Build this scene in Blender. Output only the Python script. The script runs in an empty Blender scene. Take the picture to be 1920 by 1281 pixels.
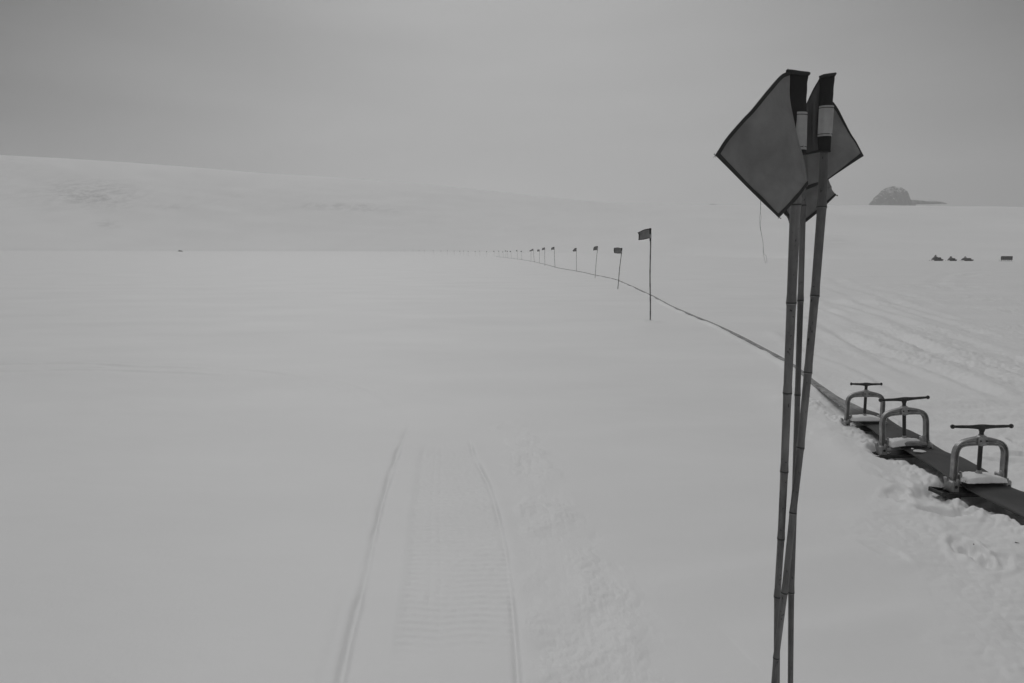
import bpy, math, random
import numpy as np
from mathutils import Vector, Matrix

random.seed(7)
scene = bpy.context.scene
C = scene.collection

# ------------------------------------------------------------------ camera
F = 1280.0                      # focal length in pixels of the 1920 px wide photograph (24 mm on 36 mm)
CAM_H = 1.6
PITCH = math.atan((640.5 - 473.0) / F)
cam_data = bpy.data.cameras.new("camera")
cam_data.lens = 24.0
cam_data.sensor_width = 36.0
cam_data.clip_start = 0.05
cam_data.clip_end = 12000.0
cam = bpy.data.objects.new("camera", cam_data)
cam.location = (0, 0, CAM_H)
cam.rotation_euler = (math.pi / 2 - PITCH, 0, 0)
C.objects.link(cam)
scene.camera = cam

# ------------------------------------------------------------------ sky and sun
SUN_EL, SUN_AZ = math.radians(44), math.radians(-16)     # soft light from the left, a little ahead
world = bpy.data.worlds.new("World")
scene.world = world
world.use_nodes = True
nt = world.node_tree
for n in list(nt.nodes):
    nt.nodes.remove(n)
N = nt.nodes.new
L = nt.links.new
out = N("ShaderNodeOutputWorld")
bg = N("ShaderNodeBackground")
bg.inputs["Strength"].default_value = 0.1
sky = N("ShaderNodeTexSky")
sky.sky_type = 'NISHITA'
sky.sun_disc = False
sky.sun_elevation = SUN_EL
sky.sun_rotation = SUN_AZ
skybw = N("ShaderNodeRGBToBW")
L(sky.outputs[0], skybw.inputs[0])
tc = N("ShaderNodeTexCoord")
sep = N("ShaderNodeSeparateXYZ")
L(tc.outputs["Generated"], sep.inputs[0])


def wmath(op, a, b=None, c=None, clamp=False):
    m = N("ShaderNodeMath")
    m.operation = op
    m.use_clamp = clamp
    for i, v in enumerate((a, b, c)):
        if v is None:
            continue
        if isinstance(v, (int, float)):
            m.inputs[i].default_value = v
        else:
            L(v, m.inputs[i])
    return m.outputs[0]


# the overcast with bright zenith; lens falloff painted in as darker sky to both sides
xs = wmath('SUBTRACT', sep.outputs[0], 0.03)
x2 = wmath('MULTIPLY', xs, xs)
zup = wmath('MAXIMUM', sep.outputs[2], 0.0)
side = wmath('MULTIPLY', x2, wmath('MULTIPLY_ADD', wmath('MINIMUM', zup, 0.4), 16.0, 5.3))
base = wmath('MULTIPLY_ADD', wmath('MINIMUM', zup, 0.4), 1.9, 3.75)
base = wmath('ADD', base, wmath('MULTIPLY', wmath('MAXIMUM', wmath('SUBTRACT', zup, 0.4), 0.0), 2.6))
base = wmath('SUBTRACT', base, side)
dip = N("ShaderNodeMapRange")           # a band of heavier cloud low over the plateau
mp = N("ShaderNodeMapping")
mp.inputs["Scale"].default_value = (1.2, 1.2, 6.5)
mp.inputs["Rotation"].default_value = (0, math.radians(7), 0)
L(tc.outputs["Generated"], mp.inputs[0])
nz = N("ShaderNodeTexNoise")
nz.inputs["Scale"].default_value = 1.3
nz.inputs["Detail"].default_value = 4.0
nz.inputs["Roughness"].default_value = 0.45
L(mp.outputs[0], nz.inputs[0])
cl = wmath('MULTIPLY_ADD', nz.outputs[0], 2.1, -1.05)
base = wmath('ADD', base, cl)
base = wmath('MAXIMUM', base, 0.8)
mixs = wmath('ADD', wmath('MULTIPLY', skybw.outputs[0], 0.08), wmath('MULTIPLY', base, 0.92))
L(mixs, bg.inputs["Color"])
L(bg.outputs[0], out.inputs["Surface"])

sun_data = bpy.data.lights.new("sun", 'SUN')
sun_data.energy = 0.75
sun_data.angle = math.radians(28)
sun_data.color = (1, 1, 1)
sun = bpy.data.objects.new("sun", sun_data)
sd = Vector((math.sin(SUN_AZ) * math.cos(SUN_EL), math.cos(SUN_AZ) * math.cos(SUN_EL), math.sin(SUN_EL)))
sun.rotation_euler = sd.to_track_quat('Z', 'Y').to_euler()
sun.location = sd * 50
C.objects.link(sun)

scene.view_settings.view_transform = 'Standard'
scene.view_settings.look = 'None'
scene.view_settings.exposure = -0.08
scene.view_settings.gamma = 1.0
scene.cycles.volume_step_rate = 1.0
scene.cycles.max_bounces = 8
scene.cycles.volume_bounces = 2

# ------------------------------------------------------------------ numpy noise
_rs = np.random.RandomState(3)
_perm = _rs.permutation(512)
_perm = np.concatenate([_perm, _perm, _perm])
_ga = _rs.rand(512) * 2 * np.pi
_gx, _gy = np.cos(_ga), np.sin(_ga)


def perlin(x, y):
    x = np.asarray(x, dtype=np.float64)
    y = np.asarray(y, dtype=np.float64)
    xi = np.floor(x).astype(np.int64)
    yi = np.floor(y).astype(np.int64)
    fx, fy = x - xi, y - yi
    xi &= 511
    yi &= 511
    u = fx * fx * fx * (fx * (fx * 6 - 15) + 10)
    v = fy * fy * fy * (fy * (fy * 6 - 15) + 10)

    def g(ix, iy, dx, dy):
        h = _perm[_perm[ix & 511] + (iy & 511)] & 511
        return _gx[h] * dx + _gy[h] * dy
    a = g(xi, yi, fx, fy)
    b = g(xi + 1, yi, fx - 1, fy)
    c = g(xi, yi + 1, fx, fy - 1)
    d = g(xi + 1, yi + 1, fx - 1, fy - 1)
    return 1.5 * ((a + (b - a) * u) * (1 - v) + (c + (d - c) * u) * v)


def fbm(x, y, oct=4, gain=0.5, lac=2.03):
    s = 0.0
    a = 1.0
    for i in range(oct):
        s = s + a * perlin(x + 17.3 * i, y - 9.1 * i)
        x = x * lac
        y = y * lac
        a *= gain
    return s


def sstep(a, b, x):
    t = np.clip((x - a) / (b - a), 0, 1)
    return t * t * (3 - 2 * t)


def gauss(d, w):
    return np.exp(-(d / w) ** 2)


# ------------------------------------------------------------------ pixels of the photo to points of the place
def ray(px, py):
    u = (px - 960.0) / F
    v = (640.5 - py) / F
    return Vector((u, math.cos(PITCH) + v * math.sin(PITCH), -math.sin(PITCH) + v * math.cos(PITCH)))


def W(px, py, z=0.0):
    d = ray(px, py)
    t = (z - CAM_H) / d.z
    return (d.x * t, d.y * t)


def P(px, py, Y):
    d = ray(px, py)
    t = Y / d.y
    return Vector((d.x * t, Y, CAM_H + d.z * t))


def polydist(x, y, pts, closed=False):
    """unsigned distance and side to a polyline, and the length along it"""
    best = np.full(x.shape, 1e9)
    sgn = np.zeros(x.shape)
    along = np.zeros(x.shape)
    s0 = 0.0
    for (ax, ay), (bx, by) in zip(pts[:-1], pts[1:]):
        dx, dy = bx - ax, by - ay
        l2 = dx * dx + dy * dy
        t = np.clip(((x - ax) * dx + (y - ay) * dy) / l2, 0, 1)
        ex, ey = x - (ax + t * dx), y - (ay + t * dy)
        d = np.hypot(ex, ey)
        m = d < best
        best = np.where(m, d, best)
        sgn = np.where(m, np.sign(dx * (y - ay) - dy * (x - ax)), sgn)
        along = np.where(m, s0 + t * math.sqrt(l2), along)
        s0 += math.sqrt(l2)
    return best, sgn, along, s0


def smooth_line(pts, n=6):
    """Catmull-Rom through 2-D or 3-D points"""
    P_ = [np.array(p, dtype=float) for p in pts]
    P_ = [2 * P_[0] - P_[1]] + P_ + [2 * P_[-1] - P_[-2]]
    o = []
    for i in range(1, len(P_) - 2):
        a, b, c, d = P_[i - 1:i + 3]
        for k in range(n):
            t = k / n
            o.append(0.5 * ((2 * b) + (-a + c) * t + (2 * a - 5 * b + 4 * c - d) * t * t + (-a + 3 * b - 3 * c + d) * t ** 3))
    o.append(P_[-2])
    return o


ski = [tuple(p) for p in smooth_line([W(*p) for p in [(772, 785), (745, 850), (724, 915), (706, 985), (686, 1080), (660, 1180), (636, 1290), (610, 1400)]], 4)]
belt_r = [tuple(p) for p in smooth_line([W(*p) for p in [(878, 820), (893, 862), (915, 905), (932, 960), (945, 1015), (955, 1080), (962, 1150), (968, 1230), (974, 1330)]], 4)]
belt_l = [tuple(p) for p in smooth_line([W(*p) for p in [(792, 820), (786, 862), (780, 905), (773, 960), (768, 1015), (762, 1080), (752, 1150), (742, 1230), (730, 1330)]], 4)]
churn_c = [tuple(p) for p in smooth_line([W(*p) for p in [(958, 795), (990, 860), (1030, 950), (1070, 1050), (1110, 1150), (1120, 1250), (1130, 1350)]], 3)]
edge_ridge = [tuple(p) for p in smooth_line([W(*p) for p in [(1180, 1118), (1260, 1098), (1400, 1075), (1500, 1060), (1600, 1040), (1700, 1018)]], 4)]
edge_ridge2 = [tuple(p) for p in smooth_line([W(*p) for p in [(1380, 1210), (1560, 1182), (1700, 1155), (1830, 1140)]], 4)]
edge_ridge3 = [tuple(p) for p in smooth_line([W(*p) for p in [(1010, 838), (1180, 812), (1330, 805), (1500, 812)]], 4)]
sled = []
for line in ([(1530, 575), (1600, 596), (1660, 622), (1730, 650), (1800, 670), (1925, 690)],
             [(1545, 560), (1640, 585), (1740, 625), (1830, 640), (1925, 655)],
             [(1600, 560), (1680, 590), (1725, 603)],
             [(1900, 505), (1800, 512), (1750, 530), (1775, 543), (1840, 556), (1925, 566)],
             [(1840, 512), (1775, 525), (1768, 536), (1830, 550), (1925, 560)],
             [(1560, 520), (1585, 538), (1640, 552), (1720, 585)],
             [(1690, 640), (1760, 668), (1850, 700), (1925, 725)],
             [(1560, 620), (1640, 660), (1740, 690), (1830, 725), (1925, 770)]):
    sled.append([tuple(p) for p in smooth_line([W(*p) for p in line], 4)])
old_track = [tuple(p) for p in smooth_line([W(*p) for p in [(-300, 690), (0, 684), (160, 682), (260, 688), (450, 694), (560, 706), (680, 735), (760, 790)]], 4)]
old_track2 = [tuple(p) for p in smooth_line([W(*p) for p in [(-300, 700), (0, 697), (160, 694), (260, 697), (420, 704), (540, 716)]], 4)]

# centreline of the hose (x, y), from beside the camera to far out on the plain
hose_px = [(1837, 903), (1765, 860), (1697, 823), (1655, 797), (1621, 778), (1597, 762), (1570, 745), (1535, 718), (1480, 676), (1400, 633), (1345, 606), (1300, 588),
           (1255, 569), (1219, 551), (1185, 536), (1150, 522), (1116, 514), (1080, 507), (1040, 500), (1001, 490.5), (958, 484), (930, 481)]
hose_xy = [W(px, py, 0.06) for px, py in hose_px]
hx0, hy0 = hose_xy[0]
hose_xy = [(hx0 - 0.02, hy0 - 2.6), (hx0 - 0.02, hy0 - 1.4), (hx0 - 0.01, hy0 - 0.6)] + hose_xy
hose_line = [tuple(p) for p in smooth_line(hose_xy, 6)]
foot_rng = np.random.RandomState(11)
_boots = []
for i in range(70):
    _boots.append((2.9 + foot_rng.randn() * 0.85, 2.0 + foot_rng.rand() * 4.2, foot_rng.rand() * 6.28, 0.5 + foot_rng.rand()))


def terrain(x, y):
    x = np.asarray(x, dtype=np.float64)
    y = np.asarray(y, dtype=np.float64)
    r = np.hypot(x, y)
    near = 1 - sstep(60, 140, r)
    z = 0.02 * perlin(x / 7 + 3.1, y / 5 + 1.7) * sstep(2, 8, r)
    z = z + 0.05 * perlin(x / 30, y / 18 + 5) * sstep(10, 30, r)
    # wind packed surface: faint long ripples
    z = z + 0.0035 * fbm(x / 0.9, y / 0.45, 3) * near
    z = z - 0.6 * sstep(35, 100, x) * sstep(60, 140, y)
    z = z + 3.0 * sstep(250, 700, r)
    m = r < 90
    if not np.any(m):
        return z
    X, Y = x[m], y[m]
    d = np.zeros(X.shape)
    warp = 0.02 * perlin(X * 1.7, Y * 1.7)
    # --- snowmobile trail
    q = Y < 12
    D, s, al, tot = polydist(X, Y, ski)
    fade = sstep(0.0, 0.25, al / tot)
    D = D + 0.010 * perlin(X * 4, Y * 4)
    d += q * fade * (0.35 + 0.65 * sstep(-0.5, 0.3, perlin(al * 1.7, al * 0 + 2.2))) * (-0.011 * gauss(D, 0.017) + 0.006 * gauss(D - 0.055, 0.04) * (s * SKI_OUT > 0))
    Dr, sr, alr, totr = polydist(X, Y, belt_r)
    Dl, sl, all_, totl = polydist(X, Y, belt_l)
    fr = sstep(0.0, 0.12, alr / totr)
    inr = 1 / (1 + np.exp(np.clip(-(-sr * Dr) * 260 * 1.0, -50, 50)))     # right of belt_r going toward camera is the other side
    side_r = np.where(sr > 0, -Dr, Dr)
    side_l = np.where(sl > 0, -Dl, Dl)
    inside = sstep(-0.02, 0.02, -side_r) if SIGN_R > 0 else sstep(-0.02, 0.02, side_r)
    insl = sstep(-0.03, 0.03, side_l) if SIGN_R > 0 else sstep(-0.03, 0.03, -side_l)
    belt = inside * insl * fr * q * sstep(2.3, 2.9, Y + 0.25 * perlin(X * 3, Y * 3))
    ribs = np.sin(2 * np.pi * (Y + 0.02 * perlin(X * 5, Y * 2)) / 0.056)
    keep = sstep(-0.5, 0.5, perlin(X * 2.2 + 4, Y * 1.3) + 0.25)
    d += belt * (-0.006 + 0.0021 * ribs * (0.15 + 0.85 * keep) + 0.0016 * perlin(X * 30, Y * 30))
    d += fr * q * (-0.010 * (0.25 + 0.75 * sstep(-0.4, 0.2, perlin(alr * 2.1, alr * 0 + 7.1))) * gauss(Dr, 0.014) + 0.002 * gauss(Dr - 0.05, 0.04) * (1 - inside))
    for off in (0.12, 0.17):
        d += -0.0012 * gauss(Dl - off, 0.012) * insl * belt
    # --- crumbled band right of the trail
    D, s, al, tot = polydist(X, Y, churn_c)
    wid = 0.16 + 0.10 * sstep(0.35, 0.9, al / tot)
    m2 = (1 - sstep(wid * 0.75, wid * 1.3, D + 0.12 * perlin(X * 5, Y * 5))) * q
    lump = np.abs(perlin(X * 13, Y * 13)) + 0.5 * np.abs(perlin(X * 29, Y * 29)) + 0.25 * np.abs(perlin(X * 60, Y * 60))
    d += m2 * (0.3 + 0.7 * sstep(-0.4, 0.4, perlin(X * 3.3 + 5, Y * 2.1))) * (0.006 * lump + 0.010 * perlin(X * 5, Y * 4))
    # --- low wind drifts across the foreground
    for ln, a, w in ((edge_ridge, 0.022, 0.16), (edge_ridge2, 0.016, 0.12), (edge_ridge3, 0.02, 0.3)):
        D, s, al, tot = polydist(X, Y, ln)
        f_ = np.sin(np.pi * np.clip(al / tot, 0.0, 1.0)) ** 0.5
        d += a * f_ * np.where(s > 0, gauss(D, w * 0.9), gauss(D, w * 1.6)) * 0.8
    # --- trampled snow round the hose
    edge_x = np.interp(Y, [0, 2.4, 3.6, 4.8, 9], [1.35, 1.5, 1.95, 2.5, 2.9])
    foot = sstep(-0.1, 0.65, X - edge_x + 0.35 * perlin(X * 0.9, Y * 0.9)) * (1 - sstep(6.8, 8.5, Y))
    chunk = perlin(X * 3.1 + 8, Y * 3.1) * 0.6 + 0.5 * np.abs(perlin(X * 6.5, Y * 6.5)) + 0.28 * np.abs(perlin(X * 15, Y * 15)) + 0.12 * perlin(X * 33, Y * 33)
    plate = np.tanh(3.0 * perlin(X * 2.3 + 1, Y * 3.3 + 2)) * 0.5
    d += foot * (0.021 * chunk + 0.018 * plate)
    for (bx, by, ba, bs) in _boots:
        k = (abs(X - bx) < 0.35) & (abs(Y - by) < 0.35)
        if not k.any():
            continue
        ca, sa = math.cos(ba), math.sin(ba)
        ux = (X[k] - bx) * ca + (Y[k] - by) * sa
        uy = -(X[k] - bx) * sa + (Y[k] - by) * ca
        e = np.sqrt((ux / 0.145) ** 2 + (uy / 0.06) ** 2) + 0.15 * perlin(X[k] * 14, Y[k] * 14)
        d[k] += foot[k] * bs * (-0.020 * (1 - sstep(0.7, 1.1, e)) + 0.009 * gauss(e - 1.3, 0.3))
    # hose trench with a crumbling bank on the camera's left
    D, s, al, tot = polydist(X, Y, hose_line)
    k = (1 - sstep(7.2, 8.2, Y))
    left = (s > 0) if HOSE_LEFT_POS else (s < 0)
    d += k * (-0.038 * (1 - sstep(0.17, 0.30, D + 0.05 * perlin(X * 6, Y * 6))))
    bank = gauss(D - 0.52, 0.22) * left * sstep(4.3, 5.2, Y)
    d += k * bank * (0.045 + 0.02 * perlin(X * 3, Y * 3))
    crumb = gauss(D - 0.30, 0.10) * left * k * sstep(3.2, 4.2, Y)
    d += crumb * (0.030 * np.abs(perlin(X * 9, Y * 9)) + 0.022 * np.abs(perlin(X * 21, Y * 21)))
    for cpx, cpy, cw in ((1833, 916, 0.34), (1701, 847, 0.22)):
        cx_, cy_ = W(cpx, cpy, 0.03)
        e = np.sqrt(((X - cx_ + 0.10) / cw) ** 2 + ((Y - cy_ + 0.07) / 0.20) ** 2) + 0.18 * perlin(X * 9, Y * 9)
        d += -0.045 * (1 - sstep(0.75, 1.15, e))
    far = sstep(7.5, 9.0, Y)
    d += far * 0.012 * gauss(D - 0.10, 0.07) * (1 - sstep(25, 45, Y))
    nearh = (1 - sstep(6.8, 7.6, Y)) * sstep(2.5, 3.5, Y)
    lip = sstep(-0.15, 0.45, perlin(X * 2.6 + 3, Y * 1.7)) + 0.5 * np.abs(perlin(X * 12, Y * 12))
    d += nearh * (0.045 * lip * gauss(D - 0.22, 0.055) + 0.012 * np.abs(perlin(X * 24, Y * 24)) * gauss(D - 0.2, 0.08))
    dr_ = sstep(-0.2, 0.4, perlin(X * 0.5, Y * 0.9 + 4)) * sstep(7.5, 9, Y) * (1 - sstep(40, 60, Y))
    d += dr_ * 0.022 * gauss(D - 0.07, 0.06) * left + dr_ * 0.010 * gauss(D, 0.03)
    # --- little scours round the feet of the nearest line flags
    for fx, fy in ((1219, 600), (1158, 542), (1115.5, 521.5)):
        ax, ay = W(fx, fy, 0.02)
        D2 = np.hypot(X - ax, (Y - ay) * 0.8)
        d += -0.035 * gauss(D2, 0.07) + 0.018 * gauss(D2 - 0.20, 0.08)
    # --- vehicle tracks out on the right
    rough = sstep(0.35, 0.62, X / np.maximum(Y, 0.1)) * sstep(6.5, 8.5, Y) * (1 - sstep(30, 45, Y))
    rough = rough * sstep(-0.3, 0.5, perlin(X * 0.35 + 2, Y * 0.2) + 0.2)
    d += rough * (0.040 * np.abs(perlin(X * 1.6, Y * 1.0)) + 0.028 * np.abs(perlin(X * 4, Y * 2.6)) + 0.016 * np.abs(perlin(X * 9, Y * 6)) + 0.012 * perlin(X * 19, Y * 13))
    for ln in sled:
        D, s, al, tot = polydist(X, Y, ln)
        w = 0.05 + 0.006 * Y
        f_ = sstep(0, 0.12, al / tot) * sstep(1.0, 0.8, al / tot)
        brk = 0.6 + 0.5 * perlin(al * 0.35, al * 0 + 3.3)
        d += f_ * brk * (-0.042 * gauss(D, w) + 0.034 * gauss(D - 2.2 * w, w))
        d += f_ * brk * (-0.032 * gauss(D - 1.0, w) + 0.026 * gauss(D - 1.0 - 1.8 * w, w)) * (Y < 32)
    # --- old track on the left
    for ln in (old_track, old_track2):
        D, s, al, tot = polydist(X, Y, ln)
        brk = sstep(-0.4, 0.5, perlin(al * 1.1, al * 0 + 1.3) + 0.2 + 0.4 * perlin(al * 4, al * 0))
        d += brk * (0.012 * gauss(D, 0.05) - 0.007 * gauss(D - 0.12, 0.05)) * sstep(1.0, 0.75, al / tot)
    zz = z.copy()
    zz[m] = z[m] + d
    return zz


# which side is which, worked out once from the lines themselves
def _side(pts, x, y):
    return polydist(np.array([x]), np.array([y]), pts)[1][0]


_bx = 0.5 * (W(768, 1015)[0] + W(945, 1015)[0])
SKI_OUT = _side(ski, W(560, 985)[0], W(560, 985)[1])
SIGN_R = 1 if _side(belt_r, _bx, W(768, 1015)[1]) > 0 else -1
HOSE_LEFT_POS = _side(hose_line, 2.6, 5.0) > 0


def gz(x, y):
    return float(terrain(np.array([x]), np.array([y]))[0])


def ground_px(px, py):
    z = 0.0
    for i in range(12):
        x, y = W(px, py, z)
        z = z * 0.4 + gz(x, y) * 0.6
    return x, y, gz(x, y)


# ------------------------------------------------------------------ material helpers
def mat(name, col=0.5, rough=0.6, spec=0.5, metal=0.0):
    m = bpy.data.materials.new(name)
    m.use_nodes = True
    b = m.node_tree.nodes["Principled BSDF"]
    b.inputs["Base Color"].default_value = (col, col, col, 1)
    b.inputs["Roughness"].default_value = rough
    b.inputs["Specular IOR Level"].default_value = spec
    b.inputs["Metallic"].default_value = metal
    return m, b


def nodes_of(m):
    return m.node_tree.nodes, m.node_tree.links


def noise_node(m, scale, detail=4, rough=0.55, stretch=(1, 1, 1), coord="Object"):
    ns, ls = nodes_of(m)
    t = ns.new("ShaderNodeTexCoord")
    mp_ = ns.new("ShaderNodeMapping")
    mp_.inputs["Scale"].default_value = stretch
    n_ = ns.new("ShaderNodeTexNoise")
    n_.inputs["Scale"].default_value = scale
    n_.inputs["Detail"].default_value = detail
    n_.inputs["Roughness"].default_value = rough
    ls.new(t.outputs[coord], mp_.inputs[0])
    ls.new(mp_.outputs[0], n_.inputs[0])
    return n_.outputs[0]


def ramp(m, src, stops):
    ns, ls = nodes_of(m)
    r = ns.new("ShaderNodeValToRGB")
    ls.new(src, r.inputs[0])
    els = r.color_ramp.elements
    while len(els) < len(stops):
        els.new(0.5)
    for e, (p, c) in zip(els, stops):
        e.position = p
        e.color = (c, c, c, 1)
    return r.outputs[0]


def mixc(m, f, a, b, typ='MIX'):
    ns, ls = nodes_of(m)
    x = ns.new("ShaderNodeMix")
    x.data_type = 'RGBA'
    x.blend_type = typ
    for i, v in ((0, f), (6, a), (7, b)):
        if isinstance(v, float):
            x.inputs[i].default_value = v if i == 0 else (v, v, v, 1)
        else:
            ls.new(v, x.inputs[i])
    return x.outputs[2]


def bump(m, b, src, strength, dist):
    ns, ls = nodes_of(m)
    n_ = ns.new("ShaderNodeBump")
    n_.inputs["Strength"].default_value = strength
    n_.inputs["Distance"].default_value = dist
    ls.new(src, n_.inputs["Height"])
    if b.inputs["Normal"].is_linked:
        ls.new(b.inputs["Normal"].links[0].from_socket, n_.inputs["Normal"])
    ls.new(n_.outputs[0], b.inputs["Normal"])


M = {}
# snow
m, b = mat("snow", 0.80, 0.55, 0.5)
n1 = noise_node(m, 0.45, 5, 0.55, (0.6, 1.2, 1))
ls = m.node_tree.links
ls.new(ramp(m, n1, [(0.3, 0.77), (0.7, 0.83)]), b.inputs["Base Color"])
bump(m, b, noise_node(m, 38, 4, 0.6, (1, 0.8, 1)), 0.25, 0.004)
bump(m, b, noise_node(m, 160, 2, 0.6), 0.2, 0.0012)
M['snow'] = m
# hill snow with stones showing through
m, b = mat("hill_snow", 0.80, 0.7, 0.3)
ns, ls = nodes_of(m)
at = ns.new("ShaderNodeAttribute")
at.attribute_name = "stones"
nn = noise_node(m, 0.13, 7, 0.78, (1, 0.45, 1.5))
mul = ns.new("ShaderNodeMath")
mul.operation = 'MULTIPLY'
ls.new(at.outputs["Fac"], mul.inputs[0])
ls.new(ramp(m, nn, [(0.42, 0.0), (0.62, 0.8)]), mul.inputs[1])
snowvar = ramp(m, noise_node(m, 0.012, 6, 0.6, (1, 0.25, 2)), [(0.3, 0.79), (0.7, 0.87)])
ls.new(mixc(m, mul.outputs[0], snowvar, 0.22), b.inputs["Base Color"])
M['hill'] = m
# rock
m, b = mat("rock", 0.12, 0.9, 0.2)
c1 = ramp(m, noise_node(m, 0.16, 6, 0.65, (1, 1, 0.8)), [(0.36, 0.02), (0.52, 0.06), (0.68, 0.17)])
ns, ls = nodes_of(m)
geo = ns.new("ShaderNodeNewGeometry")
sp = ns.new("ShaderNodeSeparateXYZ")
ls.new(geo.outputs["Normal"], sp.inputs[0])
sn = ns.new("ShaderNodeMath")
sn.operation = 'MULTIPLY_ADD'
ls.new(noise_node(m, 0.35, 5, 0.7), sn.inputs[0])
sn.inputs[1].default_value = 0.9
ls.new(sp.outputs[2], sn.inputs[2])
ls.new(mixc(m, ramp(m, sn.outputs[0], [(0.98, 0.0), (1.0, 0.0), (1.0, 0.0)]), c1, 0.7), b.inputs["Base Color"])
mp2 = ns.new("ShaderNodeMapRange")
mp2.inputs[1].default_value = 1.16
mp2.inputs[2].default_value = 1.42
ls.new(sn.outputs[0], mp2.inputs[0])
ls.new(mixc(m, mp2.outputs[0], c1, 0.6), b.inputs["Base Color"])
M['rock'] = m


def cloth_mat(name, c, tone_var=0.35):
    m, b = mat(name, c, 0.85, 0.25)
    n_ = noise_node(m, 9, 5, 0.6, (1, 1, 1))
    n2 = noise_node(m, 60, 3, 0.6, (1, 1, 1))
    a = ramp(m, n_, [(0.3, c * (1 - tone_var * 0.4)), (0.7, c * (1 + tone_var * 0.4))])  # cloth tone varies at random by noise
    a2 = ramp(m, n2, [(0.3, 0.9), (0.75, 1.0)])
    m.node_tree.links.new(mixc(m, 1.0, a, a2, 'MULTIPLY'), b.inputs["Base Color"])
    bump(m, b, noise_node(m, 700, 2, 0.5), 0.25, 0.0004)
    bump(m, b, noise_node(m, 11, 4, 0.55, (1, 1, 0.6)), 0.9, 0.022)
    ns, ls = nodes_of(m)
    tr = ns.new("ShaderNodeBsdfTranslucent")
    tr.inputs["Color"].default_value = (c * 1.6, c * 1.6, c * 1.6, 1)
    mx = ns.new("ShaderNodeMixShader")
    mx.inputs[0].default_value = 0.3
    ls.new(b.outputs[0], mx.inputs[1])
    ls.new(tr.outputs[0], mx.inputs[2])
    ls.new(mx.outputs[0], ns["Material Output"].inputs["Surface"])
    return m


M['cloth'] = cloth_mat("flag_cloth", 0.26, 0.8)
M['cloth_mid'] = cloth_mat("flag_cloth_dark", 0.12)  # darker cloth for the folded flag on the right pole
M['cloth_dark'] = cloth_mat("sleeve_cloth", 0.042)
M['hem'] = cloth_mat("hem_cloth", 0.065)
M['thread'] = mat("thread", 0.02, 0.8)[0]
m, b = mat("reflective_tape", 0.24, 0.42, 0.5)
b.inputs["Metallic"].default_value = 0.25
m.node_tree.links.new(ramp(m, noise_node(m, 40, 4, 0.6), [(0.3, 0.30), (0.7, 0.37)]), b.inputs["Base Color"])
M['tape'] = m
m, b = mat("bamboo", 0.12, 0.55, 0.4)
st = noise_node(m, 30, 5, 0.6, (1.6, 1.6, 0.10))
bl = noise_node(m, 16, 4, 0.65, (1, 1, 0.45))
sp_ = noise_node(m, 120, 3, 0.7, (1, 1, 0.6))
c = ramp(m, st, [(0.3, 0.095), (0.5, 0.135), (0.72, 0.20)])
c = mixc(m, 1.0, c, ramp(m, bl, [(0.32, 0.62), (0.62, 1.12)]), 'MULTIPLY')
c = mixc(m, ramp(m, sp_, [(0.31, 1.0), (0.37, 0.0)]), c, 0.022)
m.node_tree.links.new(c, b.inputs["Base Color"])
bump(m, b, st, 0.35, 0.002)
bump(m, b, sp_, 0.3, 0.001)
M['bamboo'] = m
M['node'] = mat("bamboo_node", 0.045, 0.7, 0.3)[0]
m, b = mat("bamboo_ring", 0.2, 0.6, 0.4)
m.node_tree.links.new(ramp(m, noise_node(m, 50, 3, 0.6), [(0.35, 0.07), (0.65, 0.2)]), b.inputs["Base Color"])
M['ring'] = m
m, b = mat("cast_alloy", 0.26, 0.5, 0.5, 0.75)
m.node_tree.links.new(ramp(m, noise_node(m, 22, 5, 0.65), [(0.32, 0.24), (0.52, 0.32), (0.70, 0.44)]), b.inputs["Base Color"])
bump(m, b, noise_node(m, 90, 4, 0.6), 0.3, 0.002)
M['alloy'] = m
m, b = mat("black_steel", 0.025, 0.5, 0.5, 0.1)
m.node_tree.links.new(ramp(m, noise_node(m, 35, 4, 0.6), [(0.35, 0.016), (0.7, 0.04)]), b.inputs["Base Color"])
M['black'] = m
m, b = mat("hose_rubber", 0.07, 0.75, 0.35)
ns, ls = nodes_of(m)
at = ns.new("ShaderNodeAttribute")
at.attribute_name = "dust"
rub = ramp(m, noise_node(m, 5, 5, 0.6, (1, 0.4, 1)), [(0.3, 0.055), (0.7, 0.09)])
strk = ramp(m, noise_node(m, 9, 5, 0.7, (5.0, 0.5, 4.0)), [(0.36, 0.13), (0.58, 0.33), (0.75, 0.6)])
ls.new(mixc(m, at.outputs["Fac"], rub, strk), b.inputs["Base Color"])
bump(m, b, noise_node(m, 240, 2, 0.5), 0.2, 0.0006)
M['hose'] = m
M['cowl'] = mat("cowl_paint", 0.025, 0.35, 0.5)[0]
M['seat'] = mat("seat_vinyl", 0.015, 0.7, 0.4)[0]
M['glass'] = mat("tinted_windshield", 0.03, 0.15, 0.5)[0]
M['canvas'] = cloth_mat("cargo_canvas", 0.03)
M['wood'] = mat("splinter_wood", 0.03, 0.8, 0.3)[0]


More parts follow.
